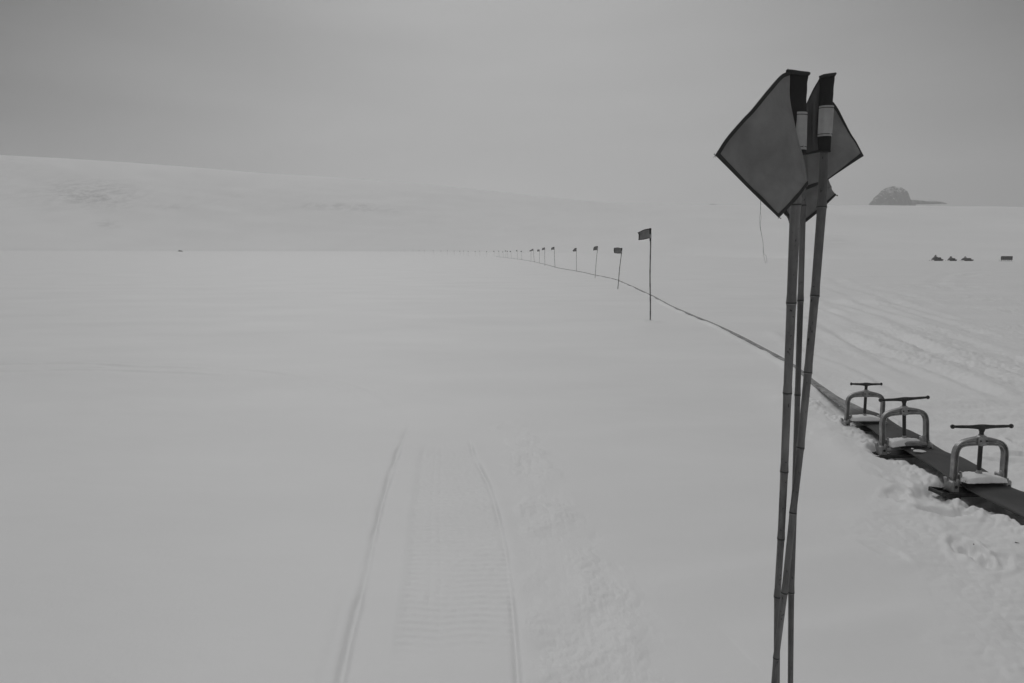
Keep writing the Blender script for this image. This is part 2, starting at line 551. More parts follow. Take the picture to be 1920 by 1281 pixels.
# ------------------------------------------------------------------ mesh helpers
class MB:
    def __init__(self):
        self.v, self.f, self.mi = [], [], []

    def add(self, vs, fs, mi=0):
        o = len(self.v)
        self.v += [tuple(v) for v in vs]
        self.f += [tuple(i + o for i in f) for f in fs]
        self.mi += [mi] * len(fs) if isinstance(mi, int) else list(mi)
        return self

    def box(self, c, s, mi=0, rot=None, bev=0.0):
        x, y, z = (k / 2 for k in s)
        if bev > 0:
            e = min(bev, x * .9, y * .9, z * .9)
            vs = []
            for (sx, sy, sz) in [(i, j, k) for i in (-1, 1) for j in (-1, 1) for k in (-1, 1)]:
                vs += [(sx * (x - e), sy * (y - e), sz * z), (sx * (x - e), sy * y, sz * (z - e)), (sx * x, sy * (y - e), sz * (z - e))]
            import bmesh
            bm = bmesh.new()
            for v in vs:
                bm.verts.new(v)
            bmesh.ops.convex_hull(bm, input=bm.verts)
            bm.verts.index_update()
            V = [v.co.copy() for v in bm.verts]
            Fc = [[v.index for v in f.verts] for f in bm.faces]
            bm.free()
        else:
            V = [Vector((i * x, j * y, k * z)) for i in (-1, 1) for j in (-1, 1) for k in (-1, 1)]
            Fc = [(0, 1, 3, 2), (4, 6, 7, 5), (0, 4, 5, 1), (2, 3, 7, 6), (0, 2, 6, 4), (1, 5, 7, 3)]
        R = rot if rot is not None else Matrix.Identity(3)
        self.add([Vector(c) + R @ v for v in V], Fc, mi)
        return self

    def tube(self, pts, rad, n=12, mi=0, up=Vector((0, 0, 1)), cap=True):
        """rad: a number, or a list of numbers / (a, b) half-axes"""
        pts = [Vector(p) for p in pts]
        m_ = len(pts)
        vs, fs = [], []
        prev = None
        for i, p in enumerate(pts):
            t = (pts[min(i + 1, m_ - 1)] - pts[max(i - 1, 0)]).normalized()
            if prev is None:
                a = t.cross(up)
                if a.length < 0.01:
                    a = t.cross(Vector((0, 1, 0)))
            else:
                a = prev - t * prev.dot(t)
            a.normalize()
            prev = a
            b_ = t.cross(a)
            r = rad[i] if isinstance(rad, (list, tuple)) else rad
            ra, rb = (r, r) if isinstance(r, (int, float)) else r
            for k in range(n):
                th = 2 * math.pi * k / n
                vs.append(p + a * (ra * math.cos(th)) + b_ * (rb * math.sin(th)))
        for i in range(m_ - 1):
            for k in range(n):
                k2 = (k + 1) % n
                fs.append((i * n + k, i * n + k2, (i + 1) * n + k2, (i + 1) * n + k))
        mis = [mi if isinstance(mi, int) else mi[i] for i in range(m_ - 1) for k in range(n)]
        if cap:
            fs.append(tuple(range(n)))
            fs.append(tuple((m_ - 1) * n + k for k in reversed(range(n))))
            mis += [mi if isinstance(mi, int) else mi[0], mi if isinstance(mi, int) else mi[-1]]
        self.add(vs, fs, mis)
        return self

    def sphere(self, c, r, n=12, mi=0, sc=(1, 1, 1)):
        vs, fs = [], []
        for i in range(n // 2 + 1):
            th = math.pi * i / (n // 2)
            for k in range(n):
                ph = 2 * math.pi * k / n
                vs.append(Vector(c) + Vector((r * sc[0] * math.sin(th) * math.cos(ph), r * sc[1] * math.sin(th) * math.sin(ph), r * sc[2] * math.cos(th))))
        for i in range(n // 2):
            for k in range(n):
                fs.append((i * n + k, i * n + (k + 1) % n, (i + 1) * n + (k + 1) % n, (i + 1) * n + k))
        self.add(vs, fs, mi)
        return self

    def build(self, name, mats, parent=None, smooth=True, origin=None, auto=None):
        me = bpy.data.meshes.new(name)
        o_ = Vector(origin) if origin is not None else Vector((0, 0, 0))
        me.from_pydata([tuple(Vector(v) - o_) for v in self.v], [], self.f)
        for mm in (mats if isinstance(mats, (list, tuple)) else [mats]):
            me.materials.append(mm)
        me.polygons.foreach_set("material_index", self.mi)
        import bmesh
        bm = bmesh.new()
        bm.from_mesh(me)
        bmesh.ops.remove_doubles(bm, verts=bm.verts, dist=1e-6)
        bmesh.ops.recalc_face_normals(bm, faces=bm.faces)
        bm.to_mesh(me)
        bm.free()
        if smooth:
            me.polygons.foreach_set("use_smooth", [True] * len(me.polygons))
            me.set_sharp_from_angle(angle=math.radians(auto if auto else 40))
        ob = bpy.data.objects.new(name, me)
        C.objects.link(ob)
        ob.location = o_
        if parent is not None:
            ob.parent = parent
        return ob


def tag(o, label=None, cat=None, group=None, kind=None):
    if label:
        o["label"] = label
    if cat:
        o["category"] = cat
    if group:
        o["group"] = group
    if kind:
        o["kind"] = kind
    return o


def thing(name, label, cat, loc, group=None, rot=(0, 0, 0)):
    o = bpy.data.objects.new(name, None)
    o.empty_display_size = 0.1
    o.location = loc
    o.rotation_euler = rot
    C.objects.link(o)
    return tag(o, label, cat, group)


def grid_faces(nr, nc, wrap=False):
    i = np.arange(nr - 1)[:, None]
    j = np.arange(nc if wrap else nc - 1)[None, :]
    j2 = (j + 1) % nc
    f = np.stack([i * nc + j + 0 * j2, i * nc + j2 + 0 * j, (i + 1) * nc + j2, (i + 1) * nc + j + 0 * j2], axis=-1)
    return f.reshape(-1, 4)


def fast_mesh(name, co, faces, material):
    me = bpy.data.meshes.new(name)
    me.vertices.add(len(co))
    me.vertices.foreach_set("co", co.astype(np.float32).ravel())
    nf = len(faces)
    me.loops.add(nf * 4)
    me.loops.foreach_set("vertex_index", faces.astype(np.int32).ravel())
    me.polygons.add(nf)
    me.polygons.foreach_set("loop_start", np.arange(0, nf * 4, 4, dtype=np.int32))
    me.polygons.foreach_set("use_smooth", np.ones(nf, dtype=bool))
    me.update(calc_edges=True)
    me.materials.append(material)
    ob = bpy.data.objects.new(name, me)
    C.objects.link(ob)
    return ob


# ------------------------------------------------------------------ snow plain: one sheet all round the viewer
rr = [0.02]
while rr[-1] < 1.7:
    rr.append(rr[-1] + 0.08)
while rr[-1] < 80:
    rr.append(rr[-1] * 1.0038)
while rr[-1] < 1250:
    rr.append(rr[-1] * 1.02)
rr = np.array(rr)
th = np.concatenate([np.linspace(math.radians(-41), math.radians(41), 1150), np.linspace(math.radians(41), math.radians(319), 90)[1:-1]])
R_, T_ = np.meshgrid(rr, th, indexing='ij')
GX, GY = R_ * np.sin(T_), R_ * np.cos(T_)
GZ = terrain(GX.ravel(), GY.ravel()).reshape(GX.shape)
co = np.stack([GX, GY, GZ], axis=-1).reshape(-1, 3)
fc = grid_faces(len(rr), len(th), wrap=True)[:, ::-1]
ground = fast_mesh("snow_ground", co, fc, M['snow'])
tag(ground, "wide flat snowfield with faint snowmobile tracks and trampled patches", None, kind="structure")

# ------------------------------------------------------------------ snow hill along the far side
crest_px = [(-700, 270), (-200, 284), (0, 291), (120, 297), (250, 305), (380, 315), (500, 325), (640, 333), (760, 342), (900, 356), (1040, 371), (1150, 381), (1330, 384), (1600, 386), (1920, 389), (2700, 392)]
foot_px = [(-700, 560), (0, 600), (340, 600), (900, 520), (1300, 330), (1500, 240), (1920, 215), (2700, 215)]
RC = 950.0
thh = np.linspace(math.radians(-52), math.radians(52), 420)
pxs = 960 + F * 1.0086 * np.tan(thh)
cpy = np.interp(pxs, *zip(*crest_px))
tanel = []
for a, b_ in zip(pxs, cpy):
    d = ray(a, b_)
    tanel.append(d.z / math.hypot(d.x, d.y))
tanel = np.array(tanel)
r0 = np.interp(pxs, *zip(*foot_px))
zc = CAM_H + tanel * RC
s = np.concatenate([np.linspace(0, 1, 170), np.linspace(1.02, 1.9, 30)])
S_, TH_ = np.meshgrid(s, thh, indexing='ij')
Rh = np.where(S_ <= 1, r0[None] + (RC - r0[None]) * S_, RC + (S_ - 1) * 330)
HX, HY = Rh * np.sin(TH_), Rh * np.cos(TH_)
base_z = terrain(HX.ravel(), HY.ravel()).reshape(HX.shape)
prof = np.clip(S_, 0, 1)
prof = 0.55 * prof + 0.45 * sstep(0, 1, prof)
top = zc[None] * np.ones_like(S_)
HZ = base_z * (1 - prof) + top * prof
HZ = np.where(S_ > 1, top * (1 - 0.75 * (S_ - 1) ** 1.3), HZ)
lump = 2.4 * perlin(HX / 120, HY / 90) + 1.1 * perlin(HX / 40 + 3, HY / 30)
HZ = HZ + lump * np.sin(np.pi * np.clip(S_, 0, 1)) ** 0.8 * np.clip(tanel[None] / 0.1, 0.2, 1)
HZ = HZ - 0.25 * (1 - sstep(0, 0.03, S_)) * 3
co = np.stack([HX, HY, HZ], axis=-1).reshape(-1, 3)
hill = fast_mesh("snow_hill", co, grid_faces(len(s), len(thh))[:, ::-1], M['hill'])
tag(hill, "long gentle snow covered hill fading into the haze", None, kind="structure")
# stony ground that the wind has bared, laid on the hill where the photograph shows it
elev = (HZ - CAM_H) / Rh
PXh = 960 + F * np.tan(TH_) * 1.0086
PYh = 473 - F * elev * 1.0
stones = np.zeros_like(HZ)
for cx, cy, wx, wy, a in ((180, 382, 85, 20, 0.85), (110, 390, 110, 22, 0.25), (330, 398, 55, 6, 0.35), (205, 428, 22, 7, 0.6), (640, 392, 80, 7, 0.5), (700, 398, 60, 4, 0.4), (20, 330, 80, 40, 0.2),
                          (500, 327, 45, 4, 0.35), (1560, 455, 40, 12, 0.2), (420, 385, 200, 20, 0.12), (900, 430, 200, 12, 0.08)):
    stones = np.maximum(stones, a * np.exp(-((PXh - cx) / wx) ** 2 - ((PYh - cy) / wy) ** 2))
at_ = hill.data.attributes.new("stones", 'FLOAT', 'POINT')
at_.data.foreach_set("value", stones.astype(np.float32).ravel())


# ------------------------------------------------------------------ rock outcrops on the plateau
def outcrop(name, outline, Y, label, depth_k=0.5, seed=0, base_py=386.5, group=None, rough=1.0):
    pts = [P(px, py, Y) for px, py in outline]
    x0, x1 = pts[0].x, pts[-1].x
    zb = P(outline[0][0], base_py, Y).z
    cx = 0.5 * (x0 + x1)
    nx, nd = 110, 36
    X = np.linspace(x0, x1, nx)
    Z = np.interp(X, [p.x for p in pts], [p.z for p in pts]) - zb
    Z = Z * (1 + rough * (0.07 * perlin(X / 3.1 + seed, X * 0) + 0.05 * perlin(X / 1.2 + seed, X * 0 + 2)))
    hmax = Z.max()
    dep = np.maximum(Z * 1.1, 0.6) * depth_k + 1.0
    V = np.linspace(-1, 1, nd)
    XX, VV = np.meshgrid(X, V, indexing='ij')
    YY = Y + VV * dep[:, None] * 2.0 * (1 + 0.2 * perlin(XX / 6 + seed, VV * 2))
    rid = np.abs(perlin(XX / 5.0 + seed, YY / 5.0 + 3)) + 0.5 * np.abs(perlin(XX / 2.2, YY / 2.2 + seed))
    prof_ = np.clip(1 - np.abs(VV) ** 2.2, 0, 1)
    ZZ = Z[:, None] * prof_ * (1 - rough * 0.12 * np.abs(perlin(XX / 3.2 + seed, YY / 9)) - rough * 0.42 * rid * np.abs(VV)) + rough * 0.3 * perlin(XX / 1.6, YY / 1.6) * (Z[:, None] > 1)
    ZZ = ZZ - 1.5 * np.abs(VV) ** 3 - 0.8
    XX = XX + rough * 0.8 * perlin(ZZ / 3 + seed, YY / 4) * (Z[:, None] / max(hmax, 0.1))
    ob = fast_mesh(name, np.stack([XX - cx, YY - Y, ZZ + 0.8], axis=-1).reshape(-1, 3), grid_faces(nx, nd), M['rock'])
    ob.location = (cx, Y, zb)
    return tag(ob, label, "rock", group)


RY = 925.0
outcrop("rock_outcrop", [(1627, 387), (1630, 383.5), (1635, 377), (1637, 375.5), (1643, 370), (1648, 363), (1651, 361), (1655, 357), (1661, 352.5), (1664, 352.5), (1670, 350), (1676, 349), (1683, 350), (1691, 352.5), (1693.5, 356), (1695, 362), (1696.5, 368), (1699, 371), (1704, 373), (1709, 374)], RY,
        "big dark rock hump with snow streaks rising above the plateau skyline", 0.55, 1)
outcrop("rock_outcrop", [(1700, 375), (1712, 373.8), (1724, 375.2), (1736, 376.5), (1744, 375.5), (1755, 377), (1764, 378.2), (1771, 380), (1776, 382.5)], RY + 3,
        "low thin rocky tail running right from the foot of the big rock hump", 0.6, 4, base_py=380.5, rough=0.5)
outcrop("rock_outcrop", [(1326, 384.5), (1332, 382.8), (1338, 382), (1343, 382.6), (1348, 384.5)], RY + 5, "small dark rock sliver on the skyline left of the big near flag", 0.9, 7, 384.8, rough=0.4)
outcrop("rock_outcrop", [(1364, 384.8), (1372, 383.6), (1384, 383.8), (1394, 384.8)], RY + 5, "very faint low rock sliver touching the left edge of the near flag", 0.9, 8, 385, rough=0.3)
outcrop("rock_outcrop", [(1549, 386.2), (1556, 384.6), (1563, 384.9), (1569, 386.2)], RY + 5, "small flat rock sliver on the skyline just right of the bamboo poles", 0.9, 9, 386.5, rough=0.3)


# ------------------------------------------------------------------ the hose
hp = [np.array(p) for p in smooth_line(hose_xy, 10)]
pts, rads, dust = [], [], []
clampY = []
for px, py in ((1833, 916), (1696, 846), (1620, 799)):
    clampY.append(W(px, py, 0.03)[1])
for x, y in hp:
    yy = float(y)
    w = np.interp(yy, [0, 6.3, 6.6, 7.0, 7.7, 9, 14, 30, 60, 250], [0.17, 0.165, 0.10, 0.058, 0.045, 0.044, 0.045, 0.034, 0.04, 0.05])
    h = np.interp(yy, [0, 6.4, 7.0, 9, 30, 250], [0.030, 0.030, 0.022, 0.022, 0.03, 0.05])
    dm = min(abs(yy - c_) for c_ in clampY)
    if yy < 7:
        h = 0.012 + (h - 0.012) * float(sstep(0.08, 0.34, dm))
        w *= 0.93 + 0.07 * float(sstep(0.05, 0.3, dm))
    zt = np.interp(yy, [0, 6.6, 7.3, 8.5, 12, 250], [0.052, 0.052, 0.03, 0.008, 0.004, 0.02])
    if yy < 6.6:
        zt += 0.012 * float(sstep(0.05, 0.4, dm)) - 0.02 * float(sstep(0.2, 0.45, dm)) * 0.3
    lowz = 0.0 if yy < 9 else gz(x + 0.25, y) * 0.5 + gz(x - 0.25, y) * 0.5
    pts.append(Vector((x, y, zt + lowz)))
    rads.append((w, h))
    dust.append(float(sstep(6.3, 6.65, yy)))
mb = MB()
NH = 28
vs = []
for i, p in enumerate(pts):
    t = (pts[min(i + 1, len(pts) - 1)] - pts[max(i - 1, 0)])
    t.z = 0
    t.normalize()
    a = Vector((t.y, -t.x, 0))
    w, h = rads[i]
    fold = 0.12 * math.sin(p.y * 2.1) * min(1, max(0, (p.y - 7) / 2))
    for k in range(NH):
        ph = 2 * math.pi * k / NH
        cx_ = math.copysign(abs(math.cos(ph)) ** 0.8, math.cos(ph))
        sx_ = math.sin(ph)
        wob = 1 + 0.03 * math.sin(p.y * 7 + k)
        vs.append(p + a * (w * cx_ * wob) + Vector((0, 0, h * sx_ + fold * h * cx_ + 0.004 * math.sin(p.y * 9 + 2 * cx_) * (p.y < 7))))
fs = [(i * NH + k, i * NH + (k + 1) % NH, (i + 1) * NH + (k + 1) % NH, (i + 1) * NH + k) for i in range(len(pts) - 1) for k in range(NH)]
fs += [tuple(range(NH)), tuple((len(pts) - 1) * NH + k for k in reversed(range(NH)))]
me = bpy.data.meshes.new("fuel_hose")
org = pts[6].copy()
org.z = 0
me.from_pydata([tuple(v - org) for v in vs], [], fs)
me.materials.append(M['hose'])
me.polygons.foreach_set("use_smooth", [True] * len(me.polygons))
da = me.attributes.new("dust", 'FLOAT', 'POINT')
vals = []
for i in range(len(pts)):
    for k in range(NH):
        vals.append(dust[i])
da.data.foreach_set("value", vals)
hose = bpy.data.objects.new("fuel_hose", me)
hose.location = org
C.objects.link(hose)
tag(hose, "long dark flat hose running from the clamps away across the snow", "hose")


# ------------------------------------------------------------------ screw clamps
def arch_mesh():
    half = [(-0.188, 0.030), (-0.188, 0.10), (-0.188, 0.17), (-0.188, 0.245), (-0.186, 0.270), (-0.1795, 0.291), (-0.168, 0.3095), (-0.151, 0.3225), (-0.128, 0.331), (-0.09, 0.3375), (-0.045, 0.3425), (0, 0.345)]
    path = half + [(-x, z) for x, z in reversed(half[:-1])]
    vs, n = [], 0
    for i, (x, z) in enumerate(path):
        a, b_ = path[max(0, i - 1)], path[min(len(path) - 1, i + 1)]
        tx, tz = b_[0] - a[0], b_[1] - a[1]
        l = math.hypot(tx, tz)
        nx, nz_ = -tz / l, tx / l          # outward
        w = 0.0175 + 0.0125 * max(0, 1 - abs(x) / 0.17)
        fl = 0.0065
        D, d_ = 0.0165, 0.004
        prof = [(-w, -D), (-w + fl, -D), (-w + fl + 0.003, -d_), (-0.003, -d_), (0.0, -d_ - 0.004), (0.003, -d_), (w - fl - 0.003, -d_), (w - fl, -D), (w, -D), (w, D), (w - fl, D), (w - fl - 0.003, d_),
                (0.003, d_), (0, d_ + 0.004), (-0.003, d_), (-w + fl + 0.003, d_), (-w + fl, D), (-w, D)]
        n = len(prof)
        for pn, pd in prof:
            vs.append((x + nx * pn, pd, z + nz_ * pn))
    fs = [(i * n + k, i * n + (k + 1) % n, (i + 1) * n + (k + 1) % n, (i + 1) * n + k) for i in range(len(path) - 1) for k in range(n)]
    fs += [tuple(range(n)), tuple((len(path) - 1) * n + k for k in reversed(range(n)))]
    return vs, fs


def make_clamp():
    root = thing("screw_clamp", "", "clamp", (0, 0, 0), "screw clamps squeezing the hose")
    mb = MB()
    mb.add(*arch_mesh())
    # centre boss that the screw runs through
    mb.box((0, 0, 0.347), (0.062, 0.046, 0.066), bev=0.008)
    mb.tube([(0, 0, 0.372), (0, 0, 0.386)], 0.019, 16)
    mb.tube([(0, 0, 0.312), (0, 0, 0.322)], 0.019, 16)
    fr = mb.build("frame", M['alloy'], root, auto=30)
    # worn cast mark on the arm: a row of raised strokes, too worn to read
    rb = MB()
    for i in range(8):
        x = 0.052 + i * 0.0085
        z = 0.3425 - (x - 0.05) * 0.12
        rb.box((x, -0.0078, z), (0.0045, 0.0045, 0.012), bev=0.001)
    rb.build("cast_mark", M['alloy'], fr)
    for sx in (-1, 1):
        bb = MB()
        bb.tube([(sx * 0.022, -0.022, 0.347), (sx * 0.022, -0.029, 0.347)], 0.006, 6)
        bb.build("bolt", M['black'], fr)
    # screw and T handle
    mb = MB()
    zz = 0.125
    ps, rs_ = [], []
    while zz < 0.432:
        ps.append((0, 0, zz))
        rs_.append(0.0150 if len(ps) % 2 else 0.0138)
        zz += 0.0035
    mb.tube(ps, rs_, 14)
    mb.build("screw", M['black'], root, auto=60)
    mb = MB()
    hx = [-0.212, -0.19, -0.15, -0.10, -0.055, -0.025, 0, 0.025, 0.055, 0.10, 0.15, 0.19, 0.212]
    hr = [0.0090, 0.0090, 0.0105, 0.0105, 0.013, 0.0165, 0.018, 0.0165, 0.013, 0.0105, 0.0105, 0.0090, 0.0090]
    mb.tube([(x, 0, 0.440 - 0.004 * (1 - abs(x) / 0.212)) for x in hx], hr, 12)
    for sx in (-1, 1):
        mb.sphere((sx * 0.212, 0, 0.440), 0.0150, 12)
    mb.tube([(0, 0, 0.405), (0, 0, 0.415), (0, 0, 0.43), (0, 0, 0.447)], [0.015, 0.019, 0.022, 0.018], 14)
    mb.build("handle", M['black'], root)
    # upper jaw: an arched bar with end guides, hanging from the screw
    mb = MB()
    n = 24
    vs = []
    for i in range(n + 1):
        x = -0.150 + 0.300 * i / n
        z1 = 0.098 + 0.018 * math.cos(x / 0.15 * math.pi / 2)
        for yy, z in ((-0.062, 0.080), (-0.068, 0.084), (-0.068, z1 - 0.006), (-0.060, z1), (0.060, z1), (0.068, z1 - 0.006), (0.068, 0.084), (0.062, 0.080)):
            vs.append((x, yy, z))
    fs = [(i * 8 + k, i * 8 + (k + 1) % 8, (i + 1) * 8 + (k + 1) % 8, (i + 1) * 8 + k) for i in range(n) for k in range(8)]
    fs += [tuple(range(8)), tuple(n * 8 + k for k in reversed(range(8)))]
    mb.add(vs, fs)
    for sx in (-1, 1):
        mb.box((sx * 0.1575, 0, 0.098), (0.016, 0.075, 0.062), bev=0.004)
        mb.box((sx * 0.152, -0.02, 0.135), (0.012, 0.02, 0.026), bev=0.003)
    jaw = mb.build("jaw", M['alloy'], root, auto=30)
    mb = MB()
    mb.box((0, 0, 0.128), (0.036, 0.036, 0.022), bev=0.005)
    mb.tube([(0, 0, 0.136), (0, 0, 0.150)], 0.0155, 14)
    mb.build("swivel", M['alloy'], jaw)
    # feet
    for sx in (-1, 1):
        mb = MB()
        mb.box((sx * 0.196, -0.002, 0.046), (0.058, 0.080, 0.078), bev=0.008)
        mb.box((sx * 0.186, -0.038, 0.075), (0.020, 0.014, 0.055), bev=0.004)
        mb.box((sx * 0.216, 0.028, 0.060), (0.018, 0.030, 0.080), bev=0.004, rot=Matrix.Rotation(sx * 0.25, 3, 'Y'))
        ft = mb.build("foot", M['alloy'], root, auto=30)
        mb = MB()
        mb.tube([(sx * 0.198, -0.030, 0.050), (sx * 0.198, -0.046, 0.050)], 0.0105, 6)
        mb.tube([(sx * 0.198, -0.040, 0.050), (sx * 0.198, -0.050, 0.050)], 0.006, 10)
        mb.build("bolt", M['black'], ft)
    # black base bar under the hose, one end sticking out as a flat skid
    mb = MB()
    mb.box((0.0, 0, 0.004), (0.43, 0.150, 0.026), bev=0.005)
    mb.box((-0.255, -0.01, -0.004), (0.13, 0.13, 0.014), bev=0.003, rot=Matrix.Rotation(0.12, 3, 'Y'))
    mb.box((-0.255, -0.076, 0.004), (0.14, 0.009, 0.030), bev=0.002, rot=Matrix.Rotation(0.12, 3, 'Y'))
    mb.box((-0.255, 0.056, 0.004), (0.14, 0.009, 0.030), bev=0.002, rot=Matrix.Rotation(0.12, 3, 'Y'))
    mb.box((-0.322, -0.01, 0.013), (0.009, 0.14, 0.024), bev=0.002)
    for yy in (-0.045, 0.02):
        mb.tube([(-0.232, yy, 0.004), (-0.232, yy, 0.018)], 0.011, 6)
    mb.build("base_plate", M['black'], root, auto=30)
    return root


def copy_tree(o, parent=None):
    c = o.copy()
    C.objects.link(c)
    c.parent = parent
    for ch in list(o.children):
        copy_tree(ch, c)
    return c


clamp0 = make_clamp()
cl_spec = [((1833, 916), math.radians(4), math.radians(0.5), 1.0, 1.04, "nearest screw clamp at the right edge, with broad snow slab and black skid end showing"),
           ((1696, 846), math.radians(1), math.radians(-3.3), 1.0, 0.96, "middle screw clamp, leaning left, with a wedge of snow at the left of its jaw"),
           ((1620, 799), math.radians(0), math.radians(0.3), 0.92, 0.75, "farthest screw clamp, smallest in view, where the pale snow dusted hose begins")]
clamps = []
for i, (pp, rz, ry, sc, hlen, lab) in enumerate(cl_spec):
    c_ = clamp0 if i == 0 else copy_tree(clamp0)
    x, y = W(pp[0], pp[1], 0.03)
    c_.location = (x, y, 0.004)
    c_.rotation_euler = (math.radians(-2), ry, rz)
    c_.scale = (sc * 0.93, sc, sc * 1.02)
    c_["label"] = lab
    for ch in c_.children:
        if ch.name.startswith("handle"):
            ch.scale = (hlen, 1, 1)
    clamps.append(c_)


def snow_slab(cl, x0, x1, y0, y1, h, label, seed, skew=0.0, zb=0.100):
    """a lumpy pad of snow lying on a jaw or on the hose"""
    nx, ny = 46, 26
    U, V = np.meshgrid(np.linspace(-1, 1, nx), np.linspace(-1, 1, ny), indexing='ij')
    edge = 1 + 0.10 * perlin(U * 2 + seed, V * 2) + 0.06 * perlin(U * 7 + seed, V * 7)
    X = (x0 + x1) / 2 + U * (x1 - x0) / 2 * edge
    Y = (y0 + y1) / 2 + V * (y1 - y0) / 2 * edge * (1 - skew * (U + 1) / 2)
    k = np.clip(1 - np.maximum(np.abs(U) ** 6, np.abs(V) ** 5), 0, 1) ** 0.45
    Z = zb + h * k * (1 - 0.5 * skew * (U + 1) / 2) * (1 + 0.22 * perlin(U * 2.5 + seed, V * 2) + 0.12 * perlin(U * 8, V * 6 + seed)) + 0.014 * np.cos(np.clip(X / 0.15, -1, 1) * np.pi / 2)
    Z = np.where(k <= 0, zb - 0.012, Z)
    ob = fast_mesh("snow_patch", np.stack([X, Y, Z], axis=-1).reshape(-1, 3), grid_faces(nx, ny), M['snow'])
    ob.location = cl.location
    ob.rotation_euler = cl.rotation_euler
    return tag(ob, label, "snow")


snow_slab(clamps[0], -0.148, 0.140, -0.088, 0.058, 0.018, "thick pad of snow covering the whole jaw of the nearest clamp", 1)
snow_slab(clamps[1], -0.150, 0.110, -0.095, 0.050, 0.028, "wedge of snow on the left of the middle clamp's jaw, tapering right", 5, skew=0.85)
snow_slab(clamps[2], -0.150, 0.120, -0.080, 0.060, 0.013, "thin strip of snow along the jaw of the farthest clamp", 9, skew=0.1)


def crumb_patch(px, py, sx, sy, h, label, seed):
    x, y = W(px, py, 0.085)
    nx, ny = 22, 16
    U, V = np.meshgrid(np.linspace(0, 1, nx), np.linspace(0, 2 * np.pi, ny, endpoint=False), indexing='ij')
    e = 1 + 0.45 * perlin(np.cos(V) * 1.6 + seed, np.sin(V) * 1.6) + 0.2 * perlin(np.cos(V) * 5 + seed, np.sin(V) * 5)
    X = U * np.cos(V) * sx * e
    Y = U * np.sin(V) * sy * e
    Z = h * np.clip(1 - U ** 4, 0, 1) * (1 + 0.3 * perlin(X * 60 + seed, Y * 60)) - 0.003
    ob = fast_mesh("snow_patch", np.stack([X, Y, Z], axis=-1).reshape(-1, 3), grid_faces(nx, ny, wrap=True), M['snow'])
    ob.location = (x, y, 0.0885)
    return tag(ob, label, "snow")


crumb_patch(1724, 846, 0.042, 0.035, 0.008, "small flat fleck of snow on the hose just in front of the middle clamp", 2)
crumb_patch(1711, 842, 0.010, 0.010, 0.006, "tiny crumb of snow on the hose beside the larger fleck", 6)


# ------------------------------------------------------------------ flag cloth
def coons(top, right, bottom, left):
    """edges as lists of 3-D points; top and bottom run left to right, left and right run top to bottom"""
    def ev(e, t):
        n_ = len(e) - 1
        f_ = min(t * n_, n_ - 1e-9)
        i = int(f_)
        return e[i].lerp(e[i + 1], f_ - i)
    e = [[Vector(p) for p in smooth_line([tuple(q) for q in ed], 8)] for ed in (top, right, bottom, left)]

    def S(u, v):
        T, B, Lf, Rg = ev(e[0], u), ev(e[2], u), ev(e[3], v), ev(e[1], v)
        c = (e[0][0] * (1 - u) * (1 - v) + e[0][-1] * u * (1 - v) + e[2][0] * (1 - u) * v + e[2][-1] * u * v)
        return T * (1 - v) + B * v + Lf * (1 - u) + Rg * u - c
    return S


def sheet(S, u0, u1, v0, v1, nu, nv, thick, wob=None, off=0.0):
    """a thin closed shell over part of the surface"""
    mb = MB()
    G = []
    for i in range(nu + 1):
        for j in range(nv + 1):
            u, v = u0 + (u1 - u0) * i / nu, v0 + (v1 - v0) * j / nv
            p = S(u, v)
            e = 1e-3
            du = S(min(u + e, 1), v) - S(max(u - e, 0), v)
            dv = S(u, min(v + e, 1)) - S(u, max(v - e, 0))
            n_ = du.cross(dv)
            n_.normalize()
            w_ = wob(u, v) if wob else 0
            G.append((p + n_ * w_, n_))
    A = [p + n_ * (thick / 2 + off) for p, n_ in G]
    B = [p - n_ * (thick / 2 - off) for p, n_ in G]
    m_ = nv + 1
    N_ = len(G)
    fs = []
    for i in range(nu):
        for j in range(nv):
            q = (i * m_ + j, (i + 1) * m_ + j, (i + 1) * m_ + j + 1, i * m_ + j + 1)
            fs.append(q)
            fs.append(tuple(N_ + k for k in reversed(q)))
    ring = [i * m_ for i in range(nu + 1)] + [nu * m_ + j for j in range(1, nv + 1)] + [i * m_ + nv for i in range(nu - 1, -1, -1)] + [j for j in range(nv - 1, 0, -1)]
    for a, b_ in zip(ring, ring[1:] + ring[:1]):
        fs.append((a, N_ + a, N_ + b_, b_))
    mb.add(A + B, fs)
    return mb


STITCH_SIDE = 1


def cloth_flag(S, parent, m_, hems, nu=48, nv=48, wob=None, hw=0.04):
    fl = sheet(S, 0, 1, 0, 1, nu, nv, 0.0009, wob).build("flag", m_, parent)
    rng = {'t': (0, 1, 0, hw), 'b': (0, 1, 1 - hw, 1), 'l': (0, hw, 0, 1), 'r': (1 - hw, 1, 0, 1)}
    for k, hm in enumerate(hems):
        u0, u1, v0, v1 = rng[hm]
        au, av = (48, 3) if hm in 'tb' else (3, 48)
        h_ = sheet(S, u0, u1, v0, v1, au, av, 0.0030 + 0.0003 * k, wob).build("hem", M['hem'], fl)
        # the line of stitching along the inner edge of the hem
        st_ = MB()
        tt = 60
        for side_ in (STITCH_SIDE,):
            ps = []
            for i in range(tt + 1):
                t = i / tt
                u, v = {'t': (t, hw * 0.94), 'b': (t, 1 - hw * 0.94), 'l': (hw * 0.94, t), 'r': (1 - hw * 0.94, t)}[hm]
                p = S(u, v)
                e = 1e-3
                n_ = (S(min(u + e, 1), v) - S(max(u - e, 0), v)).cross(S(u, min(v + e, 1)) - S(u, max(v - e, 0))).normalized()
                ps.append(p + n_ * ((wob(u, v) if wob else 0) + side_ * 0.0019))
            st_.tube(ps, 0.0009, 5)
        st_.build("stitching", M['thread'], fl)
    return fl


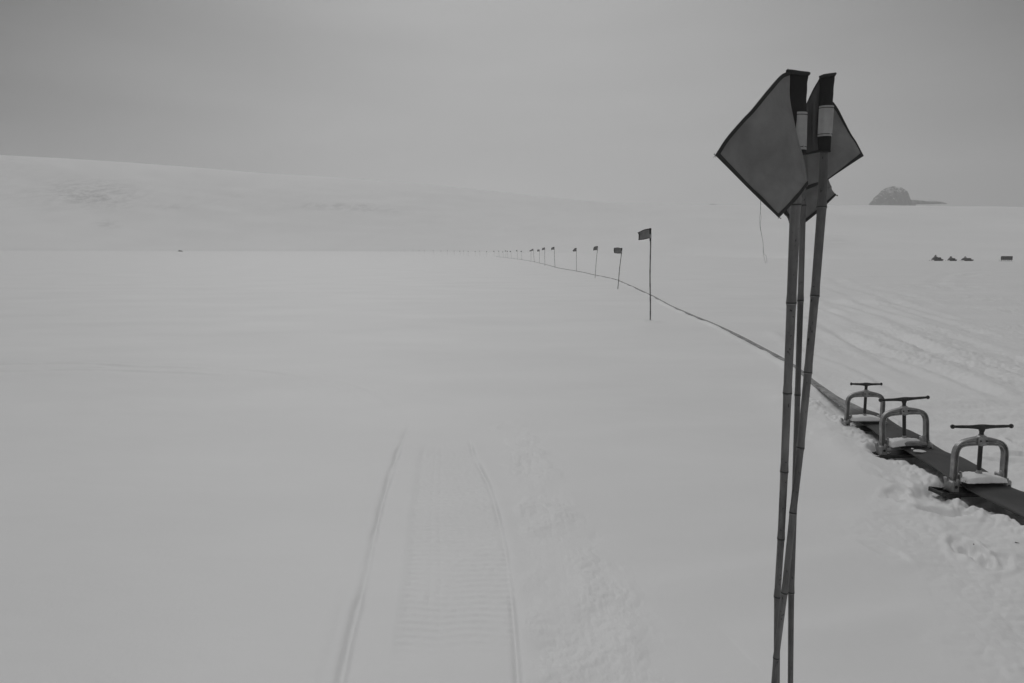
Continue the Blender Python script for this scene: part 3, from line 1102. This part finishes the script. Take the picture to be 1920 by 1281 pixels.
def bamboo(parent, pts, nodes, name="pole"):
    """pts: (px, py, width px, Y); nodes: py of the joints"""
    p3 = [P(a, b_, Y) for a, b_, w, Y in pts]
    r3 = [0.5 * w * Y / F for a, b_, w, Y in pts]
    pys = [b_ for a, b_, w, Y in pts]
    # straight between joints, a slight kink at each joint
    marks = sorted(set([pys[0], pys[-1]] + list(nodes)))

    def at(py):
        x_ = np.interp(py, pys, [p.x for p in p3])
        y_ = np.interp(py, pys, [p.y for p in p3])
        z_ = np.interp(py, pys, [p.z for p in p3])
        return Vector((x_, y_, z_)), float(np.interp(py, pys, r3))
    P_, R_2, Mi = [], [], []
    for a, b_ in zip(marks[:-1], marks[1:]):
        pa, ra = at(a)
        pb, rb = at(b_)
        ln = (pb - pa).length
        seg = [(0.0, 1.08, 1), (0.0030 / ln, 1.12, 2), (0.0055 / ln, 1.03, 0), (0.009 / ln, 1.0, 0), (0.02 / ln, 0.985, 0)]
        seg += [(t, 0.975, 0) for t in np.linspace(0.06, 0.94, 9)]
        seg += [(1 - 0.016 / ln, 0.99, 0), (1 - 0.006 / ln, 1.05, 0)]
        for t, k, mi in seg:
            P_.append(pa.lerp(pb, t))
            R_2.append((ra + (rb - ra) * t) * k)
            Mi.append(mi)
    pe, re_ = at(marks[-1])
    P_.append(pe)
    R_2.append(re_)
    Mi.append(0)
    mb = MB()
    mb.tube(P_, R_2, 20, mi=Mi[:-1])
    return mb.build(name, [M['bamboo'], M['node'], M['ring']], parent, auto=60)


def sleeve(parent, line, width_px, depth_r, folded=None):
    """line: (px, py, Y) down the sleeve"""
    ps = [P(*q) for q in line]
    rs_ = [(w * 0.5 * q[2] / F, depth_r) for w, q in zip(width_px, line)]
    mb = MB()
    sm = [Vector(p) for p in smooth_line([tuple(p) for p in ps], 6)]
    ra = [(float(np.interp(i / (len(sm) - 1), np.linspace(0, 1, len(rs_)), [r[0] for r in rs_])) * (1 + 0.03 * math.sin(i * 1.3)), depth_r) for i in range(len(sm))]
    n_ = 28
    vs = []
    for i, p in enumerate(sm):
        for k in range(n_):
            a = 2 * math.pi * k / n_
            vs.append(p + Vector((ra[i][0] * math.copysign(abs(math.cos(a)) ** 0.8, math.cos(a)), ra[i][1] * math.sin(a), 0)) + Vector((0, 0.0012 * math.sin(3 * a + i * 0.4), 0)))
    fs = [(i * n_ + k, i * n_ + (k + 1) % n_, (i + 1) * n_ + (k + 1) % n_, (i + 1) * n_ + k) for i in range(len(sm) - 1) for k in range(n_)]
    fs += [tuple(range(n_)), tuple((len(sm) - 1) * n_ + k for k in reversed(range(n_)))]
    mb.add(vs, fs)
    return mb.build("sleeve", M['cloth_dark'], parent), sm, ra


def wrap_patch(parent, name, c_top, c_bot, wpx_t, wpx_b, depth_r, m_, a0=200, a1=345, thick=0.0012, grow=0.0012):
    """a piece of tape wrapped round the front of a sleeve"""
    mb = MB()
    nr, nk = 10, 18
    a_ = P(*c_top)
    b_ = P(*c_bot)
    out_, inn = [], []
    for i in range(nr + 1):
        t = i / nr
        p = a_.lerp(b_, t)
        w = (wpx_t + (wpx_b - wpx_t) * t) * 0.5 * p.y / F
        for k in range(nk + 1):
            a = math.radians(a0 + (a1 - a0) * k / nk)
            c0 = math.copysign(abs(math.cos(a)) ** 0.8, math.cos(a))
            out_.append(p + Vector(((w + grow + thick) * c0, (depth_r + grow + thick) * math.sin(a), 0)))
            inn.append(p + Vector(((w + grow) * c0, (depth_r + grow) * math.sin(a), 0)))
    m2 = nk + 1
    N_ = len(out_)
    fs = []
    for i in range(nr):
        for k in range(nk):
            q = (i * m2 + k, i * m2 + k + 1, (i + 1) * m2 + k + 1, (i + 1) * m2 + k)
            fs += [q, tuple(N_ + z for z in reversed(q))]
    ring = [k for k in range(nk + 1)] + [i * m2 + nk for i in range(1, nr + 1)] + [nr * m2 + k for k in range(nk - 1, -1, -1)] + [i * m2 for i in range(nr - 1, 0, -1)]
    for a, b2 in zip(ring, ring[1:] + ring[:1]):
        fs.append((a, N_ + a, N_ + b2, b2))
    mb.add(out_ + inn, fs)
    pt = mb.build(name, m_, parent)
    for t in (0.07, 0.93):
        st_ = MB()
        ps = []
        for k in range(nk + 1):
            p = a_.lerp(b_, t)
            w = (wpx_t + (wpx_b - wpx_t) * t) * 0.5 * p.y / F
            a = math.radians(a0 + (a1 - a0) * k / nk)
            c0 = math.copysign(abs(math.cos(a)) ** 0.8, math.cos(a))
            ps.append(p + Vector(((w + grow + thick + 0.0003) * c0, (depth_r + grow + thick + 0.0003) * math.sin(a), 0)))
        st_.tube(ps, 0.0007, 5)
        st_.build("stitching", M['thread'], pt)
    return pt


def pole_thing(label, base):
    return thing("marker_flag", label, "flag", (0, 0, 0), "marker flags bundled in the foreground")


def finish(root, base):
    """move the empty to the base of the pole, keeping the parts where they are"""
    b_ = Vector(base)
    root.location = b_
    for ch in root.children:
        ch.location = ch.location - b_


# --- left pole A
base_z = gz(1.5 * (1462 - 960) / F, 1.5)
A = pole_thing("left thick bamboo pole with the large square flag turned to the viewer", None)
ptsA = [(1498.5, 150, 17, 1.45), (1497, 280, 18, 1.455), (1490.5, 400, 19.5, 1.46), (1484, 562, 17.5, 1.47), (1476.5, 735, 15.5, 1.485), (1470.5, 882, 14.5, 1.50), (1464.5, 1008, 13.5, 1.515),
        (1457.5, 1115, 12.5, 1.525), (1456, 1281, 12, 1.53), (1461, 1500, 12, 1.535), (1465, 1900, 12, 1.54)]
bamboo(A, ptsA, [382, 566, 735, 882, 1008, 1117, 1290, 1480, 1700])
slA, smA, raA = sleeve(A, [(1497, 139, 1.448), (1496.5, 170, 1.45), (1496.5, 220, 1.452), (1497, 290, 1.455)], [34, 31, 28, 26], 0.0125)
# rolled hem round the mouth of the sleeve
mb = MB()
mb.tube([P(1477, 134, 1.440), P(1484, 134.5, 1.437), P(1500, 137, 1.436), P(1514, 138.5, 1.440), P(1515, 139, 1.452), P(1500, 138, 1.465), P(1484, 136, 1.465), P(1477, 135, 1.455)], [(0.0058, 0.004)] * 8, 10)
mb.build("sleeve_hem", M['hem'], slA)
pt = wrap_patch(A, "reflective_tape", (1498, 212, 1.452), (1497.5, 282, 1.455), 24, 22, 0.0125, M['tape'])
mb = MB()
mb.sphere(P(1507, 274, 1.440), 0.0023, 10)
mb.build("rivet", M['tape'], slA)
YA = 1.445
topA = [P(1341, 291, 1.36), P(1362, 259, 1.355), P(1392, 224, 1.36), P(1410, 205, 1.365), P(1442, 166, 1.385), P(1466, 140, 1.42), P(1481, 134, 1.437)]
rightA = [P(1481, 134, 1.437), P(1480.5, 160, 1.432), P(1481, 186, 1.428), P(1487, 218, 1.424), P(1496, 260, 1.418), P(1504.5, 289, 1.412), P(1511, 322, 1.403), P(1514.5, 346, 1.395)]
leftA = [P(1341, 291, 1.36), P(1372, 322, 1.362), P(1402, 352, 1.362), P(1432, 381, 1.360), P(1461, 408, 1.355)]
botA = [P(1461, 408, 1.355), P(1479, 389, 1.365), P(1496, 371, 1.38), P(1514.5, 346, 1.395)]
SA = coons(topA, rightA, botA, leftA)


def wobA(u, v):
    e = math.sin(math.pi * min(1, max(0, u))) ** 0.7 * math.sin(math.pi * min(1, max(0, v))) ** 0.7
    rd = math.atan2(1.02 - v, 1.04 - u)          # creases fanning out from the lower corner by the pole
    rr_ = math.hypot(1 - u, 1 - v)
    return e * (0.011 * math.sin(3.0 * u + 4.2 * v + 0.6) + 0.006 * math.sin(9 * u - 4 * v) + 0.008 * math.sin(13 * rd + 1) * math.exp(-rr_ * 1.6)
                + 0.004 * math.sin(15 * v + 7 * u + 2 * math.sin(5 * u)))


flA = cloth_flag(SA, A, M['cloth'], ['t', 'b', 'l'], wob=wobA, nu=60, nv=60)
# fine loose thread hanging from the flag edge
for sgn_, line in ((0, [(1426, 372), (1426.5, 392), (1424.5, 408), (1425, 424), (1427, 436), (1429.5, 448), (1431, 460), (1431, 474), (1434, 488), (1436, 494)]),
                   (1, [(1426, 372), (1426, 396), (1427, 408), (1425.5, 420), (1426.6, 432), (1429.2, 446), (1430.8, 456), (1432, 474), (1437, 481), (1438, 492)])):
    mb = MB()
    mb.tube([Vector(q) for q in smooth_line([tuple(P(a, b_, 1.359)) for a, b_ in line], 4)], 0.00022, 5)
    mb.build("loose_thread", M['thread'], flA)
# frayed threads at the corners
for (cx, cy, Y) in ((1461, 408, 1.355), (1480, 133, 1.437), (1341, 291, 1.36)):
    mb = MB()
    for k in range(6):
        a = random.uniform(0, 6.28)
        l_ = random.uniform(3, 6)
        mb.tube([P(cx, cy, Y), P(cx + l_ * 0.5 * math.cos(a), cy + l_ * 0.5 * math.sin(a), Y), P(cx + l_ * math.cos(a + .3), cy + l_ * math.sin(a + .3), Y)], 0.0004, 4)
    mb.build("frayed_threads", M['thread'], flA)
finish(A, (ptsA[-1][3] * 0 + P(1465, 1880, 1.54).x, 1.54, base_z))

# --- middle pole B, its flag hidden behind the left one and coming out to the right
B = pole_thing("thin middle bamboo pole whose flag points to the right behind the other poles", None)
ptsB = [(1507, 215, 10, 1.60), (1506.5, 300, 10, 1.60), (1506, 380, 10.5, 1.595), (1501, 562, 11, 1.585), (1495.5, 738, 10.5, 1.575), (1491, 900, 10.5, 1.57), (1486.5, 1020, 11, 1.565),
        (1483.5, 1110, 11.5, 1.56), (1482, 1281, 10.5, 1.55), (1482, 1500, 10.5, 1.55), (1483, 1850, 10.5, 1.55)]
bamboo(B, ptsB, [384, 562, 739, 930, 1109, 1300, 1500, 1700])
slB, _, _ = sleeve(B, [(1507, 205, 1.60), (1507, 250, 1.60), (1507, 300, 1.60), (1506.5, 350, 1.598)], [13, 13, 13, 13], 0.010)
slB.data.materials[0] = M['cloth']
topB = [P(1509, 205, 1.60), P(1532, 192, 1.63), P(1553, 186, 1.655), P(1568, 200, 1.66), P(1583, 228, 1.655), P(1595, 251, 1.65), P(1606, 268, 1.65), P(1619, 293, 1.645)]
rightB = [P(1619, 293, 1.645), P(1603, 303, 1.645), P(1580, 318, 1.645), P(1552, 336, 1.64)]
botB = [P(1509, 357, 1.60), P(1524, 351, 1.61), P(1538, 344, 1.625), P(1552, 336, 1.64)]
leftB = [P(1509, 205, 1.60), P(1508, 250, 1.60), P(1508, 300, 1.60), P(1509, 357, 1.60)]
SB = coons(topB, rightB, botB, leftB)


def wobB(u, v):
    e = math.sin(math.pi * u) ** 0.7 * math.sin(math.pi * v) ** 0.7
    return e * (0.008 * math.sin(5 * u + 2 * v) + 0.004 * math.sin(11 * v + 3 * u))


cloth_flag(SB, B, M['cloth'], ['t', 'b', 'r'], wob=wobB)
# a second torn pennant lower on the same pole
topD = [P(1474, 388, 1.62), P(1495, 350, 1.66), P(1525, 325, 1.67), P(1551, 330, 1.66)]
rightD = [P(1551, 330, 1.66), P(1556, 344, 1.645), P(1559, 350, 1.63), P(1560, 356, 1.632), P(1568, 366, 1.63)]
botD = [P(1481, 420, 1.60), P(1500, 424, 1.603), P(1511, 417, 1.61), P(1540, 393, 1.62), P(1568, 366, 1.63)]
leftD = [P(1474, 388, 1.62), P(1470, 399, 1.60), P(1477, 408, 1.60), P(1481, 420, 1.60)]
SD = coons(topD, rightD, botD, leftD)
fd = cloth_flag(SD, B, M['cloth'], ['b', 'l'], wob=lambda u, v: 0.004 * math.sin(6 * u + 3 * v) * math.sin(math.pi * u), hw=0.07)
fd["label"] = "small torn pennant hanging low behind the poles"
mb = MB()
for k in range(7):
    a = random.uniform(-0.6, 1.2)
    mb.tube([P(1568, 366, 1.63), P(1568 + 3 * math.cos(a), 366 + 3 * math.sin(a), 1.63)], 0.0005, 4)
mb.build("frayed_threads", M['thread'], fd)
finish(B, (P(1483, 1850, 1.55).x, 1.55, base_z))

# --- right pole C
Cc = pole_thing("right bamboo pole leaning right, with pale tape on its sleeve and a dark folded flag", None)
ptsC = [(1551, 150, 14, 1.56), (1545.5, 290, 16.5, 1.555), (1541, 387, 16.5, 1.55), (1528, 553, 15.5, 1.54), (1515, 697, 14.5, 1.53), (1501, 838, 13.8, 1.515), (1487, 960, 13, 1.49), (1471, 1110, 12.3, 1.478),
        (1455.5, 1232, 11.5, 1.478), (1451, 1281, 13, 1.48), (1436, 1500, 13, 1.485), (1412, 1850, 13, 1.49)]
bamboo(Cc, ptsC, [387, 553, 697, 838, 960, 1110, 1232, 1400, 1600, 1760])
slC, _, _ = sleeve(Cc, [(1550.5, 144, 1.545), (1549, 180, 1.545), (1546.5, 230, 1.544), (1545, 284, 1.544)], [25, 24, 23, 21], 0.0125)
mb = MB()
mb.tube([P(1538, 145, 1.54), P(1545, 142, 1.533), P(1556, 140.5, 1.532), P(1564, 139.5, 1.538), P(1563.5, 142, 1.555), P(1550, 144, 1.56), P(1539, 146, 1.555)], [(0.0055, 0.0032)] * 7, 10)
mb.build("sleeve_hem", M['hem'], slC)
mb = MB()
mb.tube([P(1534.5, 284, 1.54), P(1545, 285, 1.531), P(1556, 284, 1.54)], [(0.003, 0.002)] * 3, 8)
mb.build("sleeve_hem", M['hem'], slC)
pt = wrap_patch(Cc, "reflective_tape", (1548.5, 200, 1.545), (1545, 257, 1.544), 23, 22, 0.0125, M['tape'], 190, 350)
mb = MB()
mb.sphere(P(1556, 251, 1.531), 0.0026, 10)
mb.build("rivet", M['tape'], slC)
topC = [P(1504, 212, 1.57), P(1514, 191, 1.565), P(1526, 166, 1.555), P(1539, 144, 1.545)]
rightC = [P(1539, 144, 1.545), P(1538, 190, 1.545), P(1536, 240, 1.544), P(1534.5, 286, 1.544)]
botC = [P(1503, 291, 1.57), P(1514, 290, 1.565), P(1524, 288, 1.555), P(1534.5, 286, 1.544)]
leftC = [P(1504, 212, 1.57), P(1503, 240, 1.57), P(1503, 265, 1.57), P(1503, 291, 1.57)]
SC_ = coons(topC, rightC, botC, leftC)
cloth_flag(SC_, Cc, M['cloth_mid'], ['b', 't'], wob=lambda u, v: 0.004 * math.sin(math.pi * v) * math.sin(15 * u), hw=0.035)
finish(Cc, (P(1412, 1850, 1.49).x, 1.49, base_z))


# ------------------------------------------------------------------ the long line of marker flags
def line_flag(first):
    """two metre bamboo pole, flag pointing left; unit height 1"""
    root = thing("line_flag", "", "flag", (0, 0, 0), "marker flags in a line along the hose")
    mb = MB()
    ps, rs_ = [], []
    for i in range(29):
        t = i / 28
        ps.append((0.003 * math.sin(t * 9), 0.002 * math.cos(t * 7), -0.08 + t * 1.075))
        rs_.append(0.0066 + (0.0012 if i % 4 == 0 else 0))
    mb.tube(ps, rs_, 8)
    mb.build("pole", M['bamboo'], root)
    mb = MB()
    mb.tube([(0, 0, 0.862), (0, 0, 0.90), (0, 0, 0.96), (0, 0, 1.0)], [(0.009, 0.009), (0.010, 0.009), (0.010, 0.009), (0.0115, 0.010)], 12)
    sl = mb.build("sleeve", M['cloth_dark'], root)
    mb = MB()
    mb.tube([(0.0012, -0.001, 0.893), (0.0012, -0.001, 0.935)], 0.0112, 12)
    mb.build("reflective_tape", M['tape'], sl)
    return root, sl


def flag_cloth_mesh(kind, seed):
    """returns S for a cloth in unit-height space"""
    r = random.Random(seed)
    if kind == 0:      # near one: sagging outer end
        tl, bl = (-0.142, -0.012, 0.955), (-0.132, -0.010, 0.874)
        top = [tl, (-0.09, -0.02, 0.980), (-0.05, -0.012, 0.992), (-0.008, 0, 0.998)]
        bot = [bl, (-0.09, -0.018, 0.878), (-0.05, -0.012, 0.884), (-0.008, 0, 0.892)]
        lef = [tl, (-0.132, -0.02, 0.935), (-0.131, -0.014, 0.90), bl]
    elif kind == 1:    # square, hanging full
        tl, bl = (-0.152, -0.03, 0.985), (-0.140, -0.04, 0.865)
        top = [tl, (-0.09, -0.02, 1.0), (-0.05, 0.0, 0.998), (-0.008, 0, 0.995)]
        bot = [bl, (-0.09, -0.03, 0.860), (-0.05, -0.01, 0.862), (-0.008, 0, 0.868)]
        lef = [tl, (-0.155, -0.04, 0.95), (-0.150, -0.045, 0.90), bl]
    elif kind == 2:    # narrow, seen half edge on, drooping
        tl, bl = (-0.10, 0.08, 0.965), (-0.115, 0.09, 0.855)
        top = [tl, (-0.06, 0.06, 0.985), (-0.03, 0.02, 0.995), (-0.008, 0, 0.998)]
        bot = [bl, (-0.07, 0.07, 0.865), (-0.04, 0.03, 0.872), (-0.008, 0, 0.880)]
        lef = [tl, (-0.11, 0.09, 0.93), (-0.115, 0.09, 0.89), bl]
    else:              # collapsed: outer corner hangs low
        tl, bl = (-0.085, 0.02, 0.955), (-0.130, 0.01, 0.862)
        top = [tl, (-0.06, 0.02, 0.985), (-0.03, 0.0, 0.997), (-0.008, 0, 0.998)]
        bot = [bl, (-0.10, -0.02, 0.845), (-0.05, -0.01, 0.850), (-0.008, 0, 0.862)]
        lef = [tl, (-0.11, 0.02, 0.93), (-0.140, 0.02, 0.89), bl]
    rig = [top[-1], (-0.008, 0, 0.96), (-0.008, 0, 0.92), bot[-1]]
    V = lambda L_: [Vector(q) for q in L_]
    return coons(V(top), V(rig), V(bot), V(lef))


near_specs = [  # base px, top px, cloth kind, cloth scale in x, label
    ((1219, 600), (1219.5, 428), 0, 1.0, "tallest and nearest flag of the line, upright, standing left of the bamboo bundle"),
    ((1158, 542), (1166, 465), 1, 1.25, "second nearest flag of the line, leaning right, with a big square cloth"),
    ((1115.5, 521.5), (1120.5, 461.5), 2, 1.0, "third nearest line flag, pole leaning slightly right, small upright cloth"),
    ((1081, 508.5), (1080.5, 465), 3, 1.1, "fourth nearest line flag, cloth drooping to a low outer corner"),
    ((1040.5, 502), (1039, 463), 2, 1.25, "fifth nearest line flag, the right one of the pair before the wide gap"),
    ((1021.6, 498.5), (1021.2, 464.2), 2, 1.25, "sixth nearest line flag, just left of the fifth and as tall"),
    ((1011.6, 493.6), (1011.4, 468), 1, 1.1, "short line flag standing between the close crossed pair and the sixth"),
    ((1002, 492.2), (999.6, 466.8), 2, 1.3, "right one of the two nearly touching line flags, leaning left and higher"),
    ((995.6, 488.8), (995.8, 468.8), 2, 1.3, "left one of the two nearly touching line flags, the lower one"),
    ((978.2, 487), (978.2, 470.4), 2, 1.2, "first line flag left of the two touching ones, small and faint"),
    ((970.4, 487), (969.8, 468.8), 2, 1.1, "second line flag left of the two touching ones, slightly higher"),
    ((959, 484.4), (957.8, 470.8), 1, 1.1, "last clearly dark line flag before the row fades to faint dots"),
]
far_px = [952, 948.5, 943.5, 936, 926.7, 912.8, 899.7, 891.7, 878, 869.5, 863, 852, 839, 827.5, 813, 796, 786, 775, 758]
protos = {}


def make_line_flag(kind, big):
    root, sl = line_flag(big)
    S = flag_cloth_mesh(kind, kind)
    wb = lambda u, v: 0.006 * math.sin(7 * u + 2 * v) * math.sin(math.pi * u) * (0.4 + v)
    n = 20 if big else 8
    fl = sheet(S, 0, 1, 0, 1, n, n, 0.0012, wb).build("flag", M['cloth'], root)
    for k, q in enumerate(((0, 1, 0, .09), (0, 1, .91, 1), (0, .07, 0, 1))):
        sheet(S, *q, 12, 12, 0.0026 + 0.0003 * k, wb).build("hem", M['hem'], fl)
    return root


for i, (bp, tp, kind, cs, lab) in enumerate(near_specs):
    root = make_line_flag(kind, i < 4) if kind not in protos else copy_tree(protos[kind])
    protos.setdefault(kind, root)
    x, y, z = ground_px(*bp)
    topw = P(tp[0], tp[1], y)
    base = Vector((x, y, z))
    d = topw - base
    ln = d.length
    root.location = base
    root.rotation_euler = (0, math.atan2(d.x, d.z), 0)
    root.scale = (ln * cs if ln * cs < 2.8 else 2.8, ln, ln)
    # keep the pole itself round where the cloth was widened
    root["label"] = lab
for i, px in enumerate(far_px):
    root = copy_tree(protos[(2, 1, 3)[i % 3]])
    dist = 186 + 12.8 * (i + 1)
    dr = ray(px, 480)
    t = dist / dr.y
    x, y = dr.x * t, dist
    z = gz(x, y)
    h = 2.0 + 0.12 * math.sin(i * 2.3)
    root.location = (x, y, z)
    root.rotation_euler = (0, 0.03 * math.sin(i * 1.7), 0.5 * math.sin(i * 3.1))
    root.scale = (h * 1.2, h * 1.2, h)
    root["label"] = "tiny hazy flag in the faint far left end of the flag line"
    root["group"] = "far faint flags at the left end of the line"


# ------------------------------------------------------------------ machines far out on the plain
def make_snowmobile():
    """facing -x, base at z=0, 2.9 m long"""
    root = thing("snowmobile", "", "snowmobile", (0, 0, 0))
    mb = MB()

    def loft(secs):
        vs = []
        for x, w, z0, z1 in secs:
            vs += [(x, -w, z0), (x, -w * 1.02, (z0 + z1) / 2), (x, -w * 0.72, z1), (x, 0, z1 + 0.03), (x, w * 0.72, z1), (x, w * 1.02, (z0 + z1) / 2), (x, w, z0)]
        n_ = 7
        fs = [(i * n_ + k, i * n_ + (k + 1) % n_, (i + 1) * n_ + (k + 1) % n_, (i + 1) * n_ + k) for i in range(len(secs) - 1) for k in range(n_)]
        fs += [tuple(range(n_)), tuple((len(secs) - 1) * n_ + k for k in reversed(range(n_)))]
        return vs, fs
    mb.add(*loft([(-1.25, 0.22, 0.26, 0.38), (-1.0, 0.36, 0.2, 0.58), (-0.7, 0.42, 0.2, 0.74), (-0.35, 0.42, 0.22, 0.84), (-0.1, 0.34, 0.25, 0.72)]))
    mb.build("cowl", M['cowl'], root)
    mb = MB()
    mb.add(*loft([(-0.2, 0.2, 0.36, 0.62), (0.1, 0.22, 0.36, 0.64), (0.6, 0.22, 0.36, 0.66), (0.85, 0.2, 0.36, 0.60)]))
    mb.build("seat", M['seat'], root)
    mb = MB()
    mb.add(*loft([(-0.5, 0.25, 0.03, 0.36), (0.0, 0.25, 0.0, 0.36), (1.0, 0.25, 0.0, 0.35), (1.35, 0.24, 0.14, 0.33)]))
    mb.build("track", M['black'], root)
    mb = MB()
    vs = [(-0.62, -0.3, 0.80), (-0.62, 0.3, 0.80), (-0.42, 0.24, 1.12), (-0.42, -0.24, 1.12), (-0.60, -0.3, 0.80), (-0.60, 0.3, 0.80), (-0.40, 0.24, 1.12), (-0.40, -0.24, 1.12)]
    mb.add(vs, [(0, 1, 2, 3), (4, 7, 6, 5), (0, 4, 5, 1), (1, 5, 6, 2), (2, 6, 7, 3), (3, 7, 4, 0)])
    mb.build("windshield", M['glass'], root, smooth=False)
    mb = MB()
    mb.tube([(-0.28, -0.36, 0.98), (-0.32, -0.1, 0.94), (-0.32, 0.1, 0.94), (-0.28, 0.36, 0.98)], 0.02, 8)
    mb.tube([(-0.4, 0, 0.75), (-0.32, 0, 0.94)], 0.025, 8)
    mb.build("handlebar", M['black'], root)
    for sy in (-1, 1):
        mb = MB()
        mb.tube([(-1.65, sy * 0.45, 0.20), (-1.5, sy * 0.45, 0.07), (-1.3, sy * 0.45, 0.02), (-0.6, sy * 0.45, 0.02)], [(0.06, 0.012)] * 4, 8)
        mb.tube([(-1.0, sy * 0.45, 0.02), (-0.92, sy * 0.3, 0.35)], 0.03, 8)
        mb.build("ski", M['black'], root)
    return root


snow0 = make_snowmobile()
spec = [((1757, 489.8), 1.0, 0.10, 1.0, "leftmost parked snowmobile of the four dark shapes at the right, tallest"),
        ((1785, 490), 0.92, 0.3, 0.85, "middle parked snowmobile between two others on the far right plain"),
        ((1813, 490), 0.92, -0.25, 0.9, "third parked snowmobile from the left, next to the wide empty gap"),
        ((338, 471.5), 1.15, 0.8, 1.0, "lone dark speck of a snowmobile far out on the left side of the plain")]
for i, (pp, sc, rz, sh, lab) in enumerate(spec):
    o = snow0 if i == 0 else copy_tree(snow0)
    if i < 3:
        dr = ray(*pp)
        Yd = 172.0
        x, y = dr.x * Yd / dr.y, Yd
        o["group"] = "snowmobiles parked on the right of the plain"
    else:
        dr = ray(*pp)
        Yd = 470.0
        x, y = dr.x * Yd / dr.y, Yd
        if "group" in o:
            del o["group"]
    o.location = (x, y, gz(x, y) - 0.02)
    o.rotation_euler = (0, 0, rz)
    o.scale = (sc * 1.12, sc, sc * sh * (1.35 if i < 3 else 1))
    o["label"] = lab

# box sledge
sl_root = thing("cargo_sledge", "dark box shaped cargo sledge standing alone right of the three snowmobiles", "sledge", (0, 0, 0))
mb = MB()
mb.box((0, 0, 0.58), (2.15, 1.2, 0.72), bev=0.06)
for k in range(4):
    mb.box((-0.8 + k * 0.53, 0, 0.58), (0.05, 1.23, 0.745), bev=0.01)
mb.build("cargo", M['canvas'], sl_root)
for sy in (-1, 1):
    mb = MB()
    mb.tube([(-1.55, sy * 0.5, 0.28), (-1.38, sy * 0.5, 0.09), (-1.15, sy * 0.5, 0.02), (1.25, sy * 0.5, 0.02)], [(0.05, 0.02)] * 4, 8)
    for xx in (-0.9, 0, 0.9):
        mb.box((xx, sy * 0.5, 0.13), (0.06, 0.05, 0.20))
    mb.build("runner", M['black'], sl_root)
dr = ray(1887, 490.5)
sl_root.scale = (1, 1, 1.3)
sl_root.location = (dr.x * 172 / dr.y, 172, gz(dr.x * 172 / dr.y, 172))
sl_root.rotation_euler = (0, 0, -0.12)


# ------------------------------------------------------------------ wood splinters stuck in the trampled snow
def splinter(px, py, px2, py2, label):
    x, y, z = ground_px(px, py)
    t = P(px2, py2, y - 0.01)
    b_ = Vector((x, y, z))
    d = t - b_
    mb = MB()
    mb.tube([b_ - d * 0.4, b_ + d * 0.3 + Vector((0.001, 0, 0)), t], [0.0022, 0.0026, 0.0012], 6)
    return tag(mb.build("splinter", M['wood'], None, origin=b_), label, "twig")


splinter(1825, 1032, 1829.5, 1024, "short dark splinter stuck upright in the trampled snow below the nearest clamp")
splinter(1907, 1018, 1917, 1021, "dark splinter lying flat in the snow near the right edge under the hose")

# ------------------------------------------------------------------ haze
hz = MB()
hz.box((0, 0, 0), (2620, 2620, 172))
hzo = hz.build("haze", M['snow'], None, smooth=False)
hzo.location = (0, 0, 86 - 3)
hm = bpy.data.materials.new("haze_air")
hm.use_nodes = True
for n_ in list(hm.node_tree.nodes):
    hm.node_tree.nodes.remove(n_)
o_ = hm.node_tree.nodes.new("ShaderNodeOutputMaterial")
v_ = hm.node_tree.nodes.new("ShaderNodeVolumePrincipled")
v_.inputs["Color"].default_value = (0.97, 0.97, 0.97, 1)
v_.inputs["Density"].default_value = 0.00068
v_.inputs["Anisotropy"].default_value = 0.2
hm.node_tree.links.new(v_.outputs[0], o_.inputs["Volume"])
hzo.data.materials.clear()
hzo.data.materials.append(hm)
tag(hzo, "thin pale winter haze over the snowfield", None, kind="stuff")
